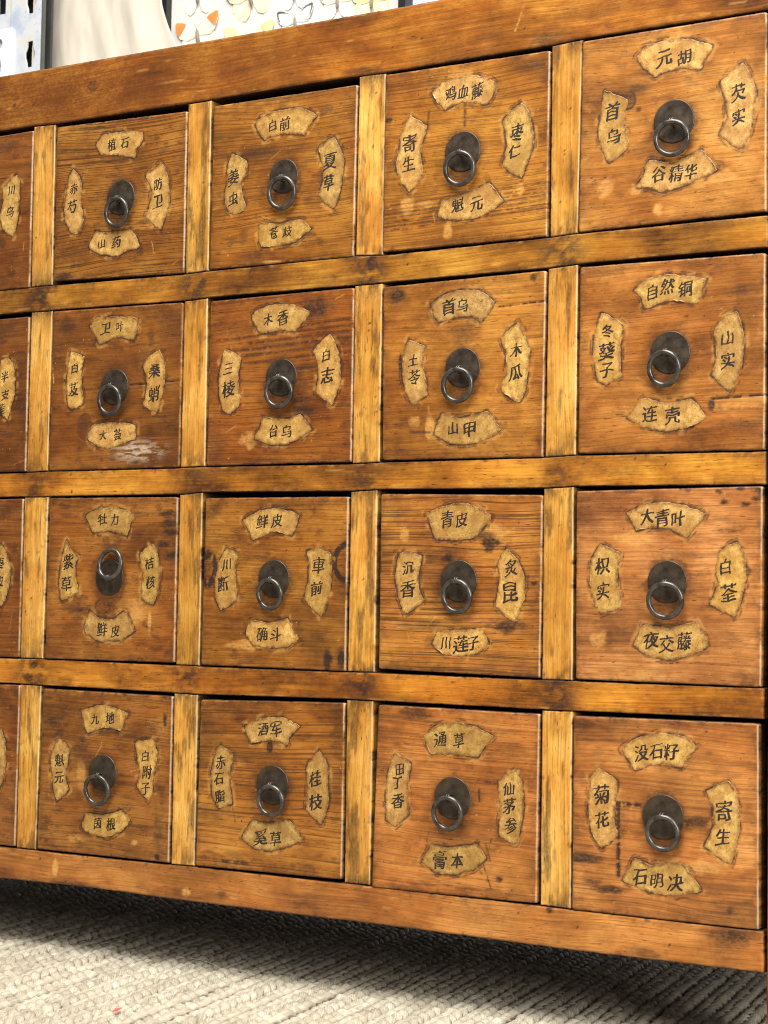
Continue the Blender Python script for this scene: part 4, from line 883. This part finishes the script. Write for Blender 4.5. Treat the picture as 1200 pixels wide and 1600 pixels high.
for n_, key in enumerate(sorted(DRAWERS)):
    d = DRAWERS[key]; rng = random.Random(int(key) * 7 + 1)
    q = d['q']; seed = 400 + int(key) * 3
    q = [(q[0][0] + .1, q[0][1] - .1), (q[1][0] - .6, q[1][1] - .1), (q[2][0] - .6, q[2][1] + .35), (q[3][0] + .1, q[3][1] + .35)]
    wid = (q[1][0] - q[0][0] + q[2][0] - q[3][0]) / 2; hei = (q[0][1] - q[3][1] + q[1][1] - q[2][1]) / 2
    def P(u, v, q=q):
        x = (q[3][0] * (1 - u) + q[2][0] * u) * (1 - v) + (q[0][0] * (1 - u) + q[1][0] * u) * v
        z = (q[3][1] * (1 - u) + q[2][1] * u) * (1 - v) + (q[0][1] * (1 - u) + q[1][1] * u) * v
        return x, z
    polys = [l[0] for l in d['labels']]
    def paint(I, col, d=d, key=key, polys=polys, rng=rng):
        X, Z, s = I['X'], I['Z'], I['seed']
        n = fbm(X / 3.2, Z / 3.2, s + 11, 4); n2 = fbm(X / 11, Z / 8, s + 12, 3); cl = fbm(X / 40, Z / 22, s + 13, 4)
        for j, pl in enumerate(polys):
            sd = poly_sdist(X, Z, pl) + (n - .5) * 1.6
            ln = np.exp(-((sd - .6) / 1.0) ** 2) * sstep(.34, .52, n2)              # grime line tight round the paper
            ln2 = np.exp(-((sd - 2.6) / .60) ** 2) * sstep(.50, .62, fbm(X / 7, Z / 7, s + 20 + j, 3)) * .8   # old cut line further out
            col[..., 0] = np.maximum(col[..., 0], np.clip(ln + ln2, 0, 1) * .9)
            halo = sstep(0, .8, sd) * (1 - sstep(2.5, 5.5, sd)) * sstep(.54, .66, fbm(X / 9 + j, Z / 9, s + 30, 3))
            col[..., 1] = np.maximum(col[..., 1], halo * .38)                        # glue and lighter wood where paper came off
            col[..., 2] = np.maximum(col[..., 2], np.exp(-np.maximum(sd, 0) / 5) * .18)
        px, pz, pr = d['plate']
        rr = np.hypot(X - px, (Z - pz + 4) * .85)
        col[..., 2] = np.maximum(col[..., 2], (1 - sstep(14, 29, rr + (n2 - .5) * 16)) * .75)  # handled wood round the pull
        col[..., 0] = np.maximum(col[..., 0], (1 - sstep(16, 20, rr + (n2 - .5) * 8)) * .35)
        k0 = 1.0 if key[0] in '01' else (.85 if key[0] == '2' else .6)
        col[..., 2] = np.maximum(col[..., 2], sstep(.52, .72, cl) * .7 * k0)
        st = fbm(X / 26, Z / 3.0, s + 41, 4)
        col[..., 0] = np.maximum(col[..., 0], sstep(.62, .76, st) * .40 * k0)
        bl = fbm(X / 13 + 7, Z / 7, s + 44, 5); col[..., 0] = np.maximum(col[..., 0], sstep(.62, .76, bl) * .45 * k0)
        # darker handled corners and edges
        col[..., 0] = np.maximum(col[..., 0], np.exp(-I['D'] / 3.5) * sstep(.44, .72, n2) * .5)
        col[..., 1] = np.maximum(col[..., 1], np.exp(-np.abs(I['w'] - I['U'] - .7) / .5) * sstep(.3, .45, n2) * .6)  # highlight along the drawer's right edge, painted into the pale channel
        col[..., 2] = np.maximum(col[..., 2], np.exp(-I['D'] / 7) * sstep(.25, .6, n2) * .75)
        sc = np.zeros(X.shape)
        for _ in range(3):                                                             # light scratches and dings
            x0 = rng.uniform(-65, 65); z0 = rng.uniform(-65, 65); a = rng.uniform(-.6, .6) + rng.choice([0, 1.3]); L = rng.uniform(2, 14)
            sc = np.maximum(sc, np.exp(-(seg_dist(X, Z, (x0, z0), (x0 + L * math.cos(a), z0 + L * math.sin(a))) / .45) ** 2) * rng.uniform(.2, .6))
        col[..., 1] = np.maximum(col[..., 1], sc)
        dn = vnoise(X / 1.7 + 31, Z / 1.7, s + 50); col[..., 1] = np.maximum(col[..., 1], sstep(.97, .988, dn) * .5)
        return specials(key, I, col)
    yf = -.9
    me = slab('drawer', P, wid, hei, M_DRAWER, yf, 14.0, r=1.6, rc=2.6, step=.95, seed=seed, paint=paint, wob=.2, uneven=.12)
    dr = link('drawer', me, cab, (d['c'], 0, d['z']))
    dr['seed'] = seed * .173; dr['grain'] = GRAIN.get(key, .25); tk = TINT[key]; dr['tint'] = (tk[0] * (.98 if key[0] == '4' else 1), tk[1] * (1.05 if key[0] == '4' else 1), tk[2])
    bx_ = box('drawer_box', -.066, .066, .0139, .30, -.066, .060, M_INSIDE, dr)
    hardware(d, dr, yf, d['up'], seed)
    for j, (poly, T) in enumerate(d['labels']): paper_label(poly, T, dr, yf, rng, seed * .11 + j * 3.3)

# one more column to the left, outside the photograph: same fronts and pulls without writing
for key in ('01', '02', '03', '04'):
    src = [o for o in cab.children if o.name.startswith('drawer') and abs(o.location.x - DRAWERS[key]['c']) < 1e-5 and abs(o.location.z - DRAWERS[key]['z']) < 1e-5][0]
    c = src.copy(); COL.objects.link(c); c.location.x -= .1755; c['seed'] = src['seed'] + 4.0
    for ch in src.children:
        if ch.name.startswith('paper_label'): continue
        g = ch.copy(); COL.objects.link(g); g.parent = c

# ------------------------------------------------------------------ floor and jute rug
def floor_mat():
    k = NT('floor_boards'); co = k.n('ShaderNodeTexCoord').outputs['Object']
    n1 = k.noise(k.mapping(co, (2, 30, 1)), 1, 6)
    k.l(k.ramp(n1, [(.3, (.16, .12, .09)), (.7, (.30, .24, .18))]), k.b.inputs['Base Color']); k.b.inputs['Roughness'].default_value = .6
    return k.m
fl = box('floor', -6, 6, -5, 6, Z_FLOOR - .2, Z_FLOOR - .012, floor_mat()); tag(fl, kind='structure')

def jute():
    k = NT('jute_yarn')
    uv = k.n('ShaderNodeTexCoord').outputs['UV']; co = k.n('ShaderNodeTexCoord').outputs['Object']
    seed = k.attr('seed', 'OBJECT').outputs['Fac']
    off = k.n('ShaderNodeCombineXYZ'); k.val(off.inputs[0], seed); k.val(off.inputs[1], k.math('MULTIPLY', seed, 1.7))
    va = k.n('ShaderNodeVectorMath', operation='ADD'); k.l(co, va.inputs[0]); k.l(off.outputs[0], va.inputs[1])
    vb = k.n('ShaderNodeVectorMath', operation='ADD'); k.l(uv, vb.inputs[0]); k.l(off.outputs[0], vb.inputs[1])
    fib = k.noise(k.mapping(vb.outputs[0], (9, 60, 1), (0, 0, .25)), 1, 4, .6)
    big = k.noise(va.outputs[0], 60, 4, .6); mid = k.noise(va.outputs[0], 11, 3, .5)
    f = k.math('ADD', k.math('MULTIPLY', fib, .5), k.math('ADD', k.math('MULTIPLY', big, .3), k.math('MULTIPLY', mid, .2)))
    c = k.ramp(f, [(.30, (.11, .085, .055)), (.46, (.39, .34, .245)), (.62, (.69, .63, .50))])
    k.l(c, k.b.inputs['Base Color']); k.b.inputs['Roughness'].default_value = .62
    bp = k.n('ShaderNodeBump'); bp.inputs['Strength'].default_value = .8; bp.inputs['Distance'].default_value = .0009
    k.l(fib, bp.inputs['Height']); k.l(bp.outputs[0], k.b.inputs['Normal'])
    return k.m
M_JUTE = jute()
rug = box('jute_rug', -.99, .99, -.98, .98, -.010, -.0065, plain('rug_backing', (.20, .15, .10), .9, nscale=200))
tag(rug, 'chunky braided natural jute rug on the floor in front of and under the cabinet', 'rug')
ROW_ANG = math.radians(10.7)
rug.location = (.34, .02, Z_FLOOR); rug.rotation_euler = (0, 0, ROW_ANG)

def braid(seed, L=1.96, pitch=.039, a=.0052, b=.0044, rad=.0041, ns=8):
    n = int(L / pitch * 15); s = np.linspace(-L / 2, L / 2, n); V = []; F = []; UV = []
    for k in range(3):
        ph = 2 * np.pi * k / 3
        wob = .25 * (vnoise(s * 25, s * 0 + k, seed) - .5) * 2
        t = 2 * np.pi * s / pitch + ph + wob
        A = a * (1 + .12 * (vnoise(s * 40, s * 0 + k, seed + 5) - .5) * 2)
        cx = A * np.sin(t) + .0012 * (vnoise(s * 9, s * 0, seed + 9) - .5) * 2; cz = -b - .0015 + b * np.sin(2 * t) + .0006 * (vnoise(s * 60, s * 0 + k, seed + 2) - .5) * 2
        cz += .0010 * (vnoise(s * 7, s * 0 + 3, seed + 4) - .5) * 2
        P = np.stack([cx, s, cz], 1); T = np.gradient(P, axis=0); T /= np.linalg.norm(T, axis=1)[:, None]
        up = np.array([0, 0, 1.]); E1 = np.cross(T, up); E1 /= np.linalg.norm(E1, axis=1)[:, None]; E2 = np.cross(E1, T)
        r = rad * (1 + .18 * (vnoise(s * 90, s * 0 + k, seed + 6) - .5) * 2)
        ang = np.linspace(0, 2 * np.pi, ns, endpoint=False)
        ring = P[:, None, :] + r[:, None, None] * (E1[:, None, :] * np.cos(ang)[None, :, None] * 1.15 + E2[:, None, :] * np.sin(ang)[None, :, None] * .85)
        base = len(V) * 0 + (0 if not V else sum(len(q) for q in V))
        V.append(ring.reshape(-1, 3))
        UV.append(np.stack([np.repeat(s * 12, ns), np.tile(ang / 6.283, n)], 1))
        idx = base + np.arange(n * ns).reshape(n, ns); b2 = np.roll(idx, -1, 1)
        F.append(np.stack([idx[:-1], idx[1:], b2[1:], b2[:-1]], -1).reshape(-1, 4))
    V = np.concatenate(V); F = np.concatenate(F); UV = np.concatenate(UV)
    me = mesh('braid_row', V, F, M_JUTE)
    uvl = me.uv_layers.new(name='uv'); li = np.empty(len(me.loops), np.int32); me.loops.foreach_get('vertex_index', li)
    uvl.data.foreach_set('uv', UV[li].astype(np.float32).ravel())
    return me
braids = [braid(s) for s in (3, 8, 15, 23)]
rr = random.Random(5)
SP = .0192; NR = 104
for i in range(NR):
    o = link('braid_row', braids[i % 4] if i % 8 < 4 else braids[(i * 3 + 1) % 4], rug, (-.975 + i * SP + rr.uniform(-.0006, .0006), rr.uniform(-.006, .006), rr.uniform(-.0004, .0004)))
    o.rotation_euler = (0, 0, math.pi if rr.random() < .5 else 0); o['seed'] = rr.uniform(0, 9)
    if o.rotation_euler.z > 1: pass

# stray fibres standing out of the weave
def fibres(n, seed, x0, x1, y0, y1):
    r = np.random.RandomState(seed); V = []; F = []
    for _ in range(n):
        p = np.array([r.uniform(x0, x1), r.uniform(y0, y1), -.003]); a = r.uniform(0, 6.28); L = r.uniform(.006, .028) * (1.6 if r.rand() < .1 else 1)
        lift = r.uniform(.15, 1.0) if r.rand() < .25 else r.uniform(.05, .3); d = np.array([math.cos(a), math.sin(a), lift * 1.2]); cur = r.uniform(-1.2, 1.2)
        w = r.uniform(.00008, .00018); b = len(V); K = 6
        for k in range(K + 1):
            t = k / K; q = p + d * L * t + np.array([-math.sin(a), math.cos(a), 0]) * cur * L * t * t * .6 - np.array([0, 0, 1]) * L * t * t * .5 * lift
            for j in range(3):
                g = 2.094 * j; V.append(q + w * (1 - .6 * t) * np.array([math.cos(g), math.sin(g) * .7, math.sin(g)]))
            if k:
                for j in range(3):
                    c0 = b + (k - 1) * 3 + j; c1 = b + (k - 1) * 3 + (j + 1) % 3; F.append((c0, c1, c1 + 3, c0 + 3))
    return np.array(V), F
V, F = fibres(5200, 4, -.85, .75, -.45, .45)
fo = link('loose_fibre', mesh('loose_fibre', V, F, plain('fibre', (.70, .62, .47), .6)), rug); tag(fo, kind='stuff')
# a small red shred caught in the rug
V = [(0, 0, 0), (.004, .001, .001), (.005, .006, .0025), (.0015, .007, .001), (.0005, .0035, .0022)]
V = V + [(x, y, z - .0004) for x, y, z in V]
F = [(0, 1, 2, 4), (4, 2, 3), (5, 9, 7, 6), (9, 8, 7), (0, 5, 6, 1), (1, 6, 7, 2), (2, 7, 8, 3), (3, 8, 9, 4), (4, 9, 5, 0)]
sh = link('plastic_shred', mesh('plastic_shred', V, F, plain('red_plastic', (.70, .10, .06), .4), smooth=False), None, (.2227, -.157, Z_FLOOR + .0018))
tag(sh, 'tiny red shred lying on the pale jute rug at the lower left', 'scrap')

# ------------------------------------------------------------------ what stands behind the cabinet
wall = box('wall', -5, 5, .93, 1.1, Z_FLOOR - .1, 2.6, plain('white_wall', (.56, .60, .68), .8, nscale=6, var=.03)); tag(wall, kind='structure')

def plate_with_holes(name, outer, holes, depth, mat, parent, loc, rot=0.0):
    c = bpy.data.curves.new(name, 'CURVE'); c.dimensions = '2D'; c.fill_mode = 'BOTH'; c.extrude = depth / 2; c.bevel_depth = .0003
    for pl in [outer] + holes:
        s = c.splines.new('POLY'); s.points.add(len(pl) - 1); s.use_cyclic_u = True
        for i, (x, y) in enumerate(pl): s.points[i].co = (x, y, 0, 1)
    o = bpy.data.objects.new(name, c); COL.objects.link(o); me = bpy.data.meshes.new_from_object(o); me.name = name
    bpy.data.objects.remove(o)
    me.materials.clear(); me.materials.append(mat)
    o = link(name, me, parent, loc); o.rotation_euler = (math.pi / 2, 0, rot); return o

def galv():
    k = NT('galvanised_steel'); co = k.n('ShaderNodeTexCoord').outputs['Object']
    n1 = k.noise(co, 30, 5, .6); n2 = k.noise(co, 220, 4, .6)
    vo = k.n('ShaderNodeTexVoronoi'); vo.inputs['Scale'].default_value = 90; k.l(co, vo.inputs['Vector'])
    c = k.ramp(n1, [(.3, (.46, .52, .64)), (.55, (.68, .70, .73)), (.7, (.70, .66, .52))])
    c = k.mix(k.mr(n2, .62, .7, 0, .6), c, (.30, .31, .33, 1))
    k.l(c, k.b.inputs['Base Color']); k.b.inputs['Metallic'].default_value = .25; k.b.inputs['Roughness'].default_value = .42
    return k.m
M_GALV = galv()
sh = bpy.data.objects.new('shelf_upright', None); COL.objects.link(sh); sh.location = (-.472, .45, 0)
tag(sh, 'slotted galvanised steel shelf upright with a bolted plate behind the left end of the cabinet', 'shelving')
def slot(x, z, w=.0082, h=.0165):                     # keyhole slot: wider in the middle
    return [(x - w * .55, z + h), (x + w * .55, z + h), (x + w * .62, z + h * .55), (x + w, z + .15 * h), (x + w, z - .2 * h), (x + w * .7, z - h * .6), (x + w * .6, z - h), (x - w * .6, z - h), (x - w * .7, z - h * .6), (x - w, z - .2 * h), (x - w, z + .15 * h), (x - w * .62, z + h * .55)]
zs = [.243 + k * .0672 for k in range(-14, 8)]
sx = .0165
plate_with_holes('front_flange', [(-.0165, -.742), (.034, -.742), (.034, .75), (-.0165, .75)], [slot(sx, z) for z in zs], .0016, M_GALV, sh, (0, 0, 0))
M_DARKSTEEL = plain('shadowed_dark_steel', (.07, .08, .075), .5, nscale=40)
box('side_flange', .0338, .0358, -.0012, .0045, -.742, .75, M_DARKSTEEL, sh)
holes2 = [[(x - .006, z + .013), (x + .006, z + .013), (x + .006, z - .013), (x - .006, z - .013)] for x in (-.034,) for z in [.3136 + k * .0672 for k in range(-13, 7)]]
plate_with_holes('rear_flange', [(-.060, -.742), (-.0175, -.742), (-.0175, .75), (-.060, .75)], holes2, .0016, M_GALV, sh, (0, .002, 0))
cir = [(-.0335 + .0066 * math.cos(t / 14 * 2 * math.pi), 262e-3 + .0066 * math.sin(t / 14 * 2 * math.pi)) for t in range(14)]
plate_with_holes('bolted_plate', [(-.060, .12), (-.0122, .12), (-.0122, .2795), (-.060, .2795)], [cir, [(-.047, .226), (-.028, .226), (-.030, .243), (-.047, .243)]], .0022, plain('white_painted_steel', (.66, .70, .76), .4, nscale=25, var=.04), sh, (0, -.0030, 0))
box('slot_shade_strip', -.062, .032, .018, .022, -.742, .75, plain('slot_shade_dark', (.035, .035, .032), .45, nscale=60), sh)  # added dark strip standing in for the shade behind the slots
box('inner_rib', .015, .0185, .004, .012, -.742, .75, plain('pale_rib_steel', (.60, .54, .46), .4), sh)
box('shelf_foot', -.064, .040, -.004, .042, Z_FLOOR - .012, -.7395, M_DARKSTEEL, sh)

# crumpled white sheet hanging in front of the wall
def sheet():
    nx, nz = 150, 120; x0, x1, z0, z1 = -.64, -.262, -.45, .62
    u = np.linspace(0, 1, nx); v = np.linspace(0, 1, nz); U, Vv = np.meshgrid(u, v, indexing='ij')
    Z = z0 + (z1 - z0) * Vv
    xr = -.2925 + np.maximum(0, (.300 - Z)) * .42 * (Z > .12) + (.0756 * (Z <= .12)) + .003 * np.sin(Z * 40)
    X = x0 + (xr - x0) * U
    f = lambda a, b, s: fbm(X * a + Z * b, Z * 2.0 + 3, s, 3)
    Y = .50 + .006 * (f(14, 4, 31) - .5) * 2 + .003 * np.abs((f(30, -12, 37) - .5) * 2) + .0015 * (fbm(X * 60, Z * 25, 9, 3) - .5) * 2
    d = X * .75 + (Z - .275) * .66 + .405                                   # one sharp crease by the upright
    Y += .010 * np.exp(-(d / .012) ** 2) * sstep(-.40, -.48, X) * -1
    P = np.stack([X, Y, Z], -1).reshape(-1, 3); P2 = P + np.array([0, .0015, 0])
    idx = np.arange(nx * nz).reshape(nx, nz); f1 = np.stack([idx[:-1, :-1], idx[1:, :-1], idx[1:, 1:], idx[:-1, 1:]], -1).reshape(-1, 4)
    return P, f1
P, f1 = sheet()
k = NT('white_cotton'); co = k.n('ShaderNodeTexCoord').outputs['Object']
k.l(k.ramp(k.noise(co, 5, 3), [(.3, (.50, .45, .37)), (.7, (.60, .55, .46))]), k.b.inputs['Base Color']); k.b.inputs['Roughness'].default_value = .85
so = link('white_sheet', mesh('white_sheet', P, f1, k.m)); tag(so, 'creased off-white cotton sheet hanging behind the cabinet beside the shelf upright', 'sheet')
md = so.modifiers.new('thickness', 'SOLIDIFY'); md.thickness = .0015

# framed butterflies
bf = bpy.data.objects.new('butterfly_case', None); COL.objects.link(bf); bf.location = (-.13, .52, .20)
tag(bf, 'thin black frame holding rows of pinned pale butterflies on a white backing', 'picture frame')
fx0, fx1, fz0, fz1 = -.1665, .167, -.16, .33
M_FR = plain('black_frame', (.012, .012, .014), .35)
box('backing_board', fx0, fx1, .006, .010, fz0, fz1, plain('white_backing', (.58, .56, .53), .8, nscale=12, var=.02), bf)
fw = .0095
box('frame_bar', fx0 - fw, fx0, -.004, .012, fz0 - fw, fz1 + fw, M_FR, bf); box('frame_bar', fx1, fx1 + fw, -.004, .012, fz0 - fw, fz1 + fw, M_FR, bf)
box('frame_bar', fx0 + .0002, fx1 - .0002, -.004, .012, fz0 - fw, fz0, M_FR, bf); box('frame_bar', fx0 + .0002, fx1 - .0002, -.004, .012, fz1, fz1 + fw, M_FR, bf)
def wing_mat(name, a, b, nsc=60):
    k = NT(name); co = k.n('ShaderNodeTexCoord').outputs['Object']
    k.l(k.mix(k.mr(k.noise(co, nsc, 4), .35, .65), a + (1,), b + (1,)), k.b.inputs['Base Color']); k.b.inputs['Roughness'].default_value = .75; return k.m
W_WHITE = wing_mat('wing_white', (.62, .61, .48), (.72, .71, .60)); W_CREAM = wing_mat('wing_cream', (.66, .55, .34), (.74, .64, .44))
W_YEL = wing_mat('wing_yellow', (.70, .66, .20), (.74, .72, .42)); W_BLUE = wing_mat('wing_bluish', (.52, .60, .57), (.64, .70, .66))
T_OR = wing_mat('tip_orange', (.85, .16, .03), (.90, .26, .06)); T_PE = wing_mat('tip_peach', (.84, .50, .20), (.88, .62, .34)); T_DK = wing_mat('tip_dark', (.06, .05, .05), (.16, .13, .12)); M_BODY = wing_mat('butterfly_body', (.12, .10, .08), (.24, .20, .16))
FORE = [(0.02, .04), (.10, .20), (.30, .42), (.62, .60), (.92, .68), (1.0, .62), (.99, .45), (.92, .22), (.80, .02), (.56, -.10), (.22, -.08), (.03, -.04)]
HIND = [(0.02, .02), (.25, .12), (.55, .10), (.74, -.06), (.80, -.28), (.74, -.52), (.56, -.72), (.36, -.78), (.18, -.66), (.08, -.42), (.03, -.18)]
TIP = [(.48, .52), (.62, .59), (.92, .675), (.99, .615), (.98, .45), (.91, .23), (.84, .12), (.72, .22), (.58, .38)]
RIM = [(.30, .415), (.62, .595), (.92, .675), (.99, .615), (.97, .45), (.88, .22), (.80, .12), (.84, .24), (.90, .44), (.90, .56), (.62, .52)]
def butterfly(x, z, s, wm, tip, rot=0.0, style='tip', lab=None):
    V = []; F = []; mi = []
    def add(poly, side, y0, lift, m):
        b = len(V); n = len(poly)
        c_, s_ = math.cos(rot), math.sin(rot)
        for yy in (0, .0003):
            for (a, q) in poly:
                X = side * a * s; Z_ = q * s; Y = y0 - lift * a * s + yy + .0012 * math.sin(a * 5 + q * 3)
                V.append((X * c_ - Z_ * s_, Y, X * s_ + Z_ * c_))
        F.append(tuple(range(b, b + n))); F.append(tuple(range(b + 2 * n - 1, b + n - 1, -1))); mi.extend([m, m])
        for i in range(n): F.append((b + i, b + (i + 1) % n, b + n + (i + 1) % n, b + n + i)); mi.append(m)
    for sd in (-1, 1):
        add(HIND, sd, .0004, .03, 0); add(FORE, sd, .0000, .05, 0)
        if tip is not None: add(TIP if style == 'tip' else RIM, sd, -.0005, .05, 1)
    b = len(V)
    for k_ in range(7):
        t = k_ / 6; rad = s * (.045 + .03 * math.sin(math.pi * t)) * (1 if 0 < k_ < 6 else .3); zz = s * (.20 - .62 * t)
        for j in range(6):
            g = math.pi / 3 * j; X = rad * math.cos(g); V.append((X * math.cos(rot) - zz * math.sin(rot), -.003 + rad * math.sin(g), X * math.sin(rot) + zz * math.cos(rot)))
    for k_ in range(6):
        for j in range(6): F.append((b + k_ * 6 + j, b + k_ * 6 + (j + 1) % 6, b + (k_ + 1) * 6 + (j + 1) % 6, b + (k_ + 1) * 6 + j)); mi.append(2)
    for sd in (-1, 1):
        b = len(V)
        for k_ in range(4):
            t = k_ / 3
            for dx in (-.0002, .0002): V.append((sd * s * (.02 + .16 * t) + dx, -.003, s * (.20 + .24 * t)))
        for k_ in range(3): F.append((b + 2 * k_, b + 2 * k_ + 1, b + 2 * k_ + 3, b + 2 * k_ + 2)); mi.append(2)
    me = mesh('butterfly', np.array(V), F, [wm, tip or wm, M_BODY], smooth=False, mat_idx=mi)
    o = link('butterfly', me, bf, (x, .0054, z))
    if lab: o['label'] = lab
C0 = (-.13, .20)
def bfly(X, Z, s, *a, **k): butterfly(X - C0[0], Z - C0[1], s, *a, **k)
bfly(-.2535, .258, .033, W_WHITE, T_OR, rot=.12, lab='white butterfly with orange wing tips')
bfly(-.2545, .308, .032, W_WHITE, None); bfly(-.176, .294, .036, W_CREAM, T_PE, rot=.22, lab='large cream butterfly set at a slant')
bfly(-.1765, .236, .036, W_CREAM, T_PE, lab='cream butterfly with peach wing tips')
bfly(-.1095, .2525, .026, W_BLUE, T_DK, style='rim', rot=.08, lab='bluish white butterfly with dark wing rims')
bfly(-.112, .288, .026, W_BLUE, T_DK, style='rim'); bfly(-.0505, .268, .026, W_WHITE, W_YEL, lab='pale butterfly with yellow wings')
bfly(-.0035, .262, .030, W_YEL, None); bfly(-.052, .222, .026, W_YEL, None); bfly(-.003, .210, .027, W_YEL, None)
bfly(-.246, .206, .033, W_WHITE, T_DK, lab='white butterfly with dark tips'); bfly(-.112, .205, .026, W_BLUE, T_DK, style='rim'); bfly(-.176, .180, .034, W_CREAM, T_PE)
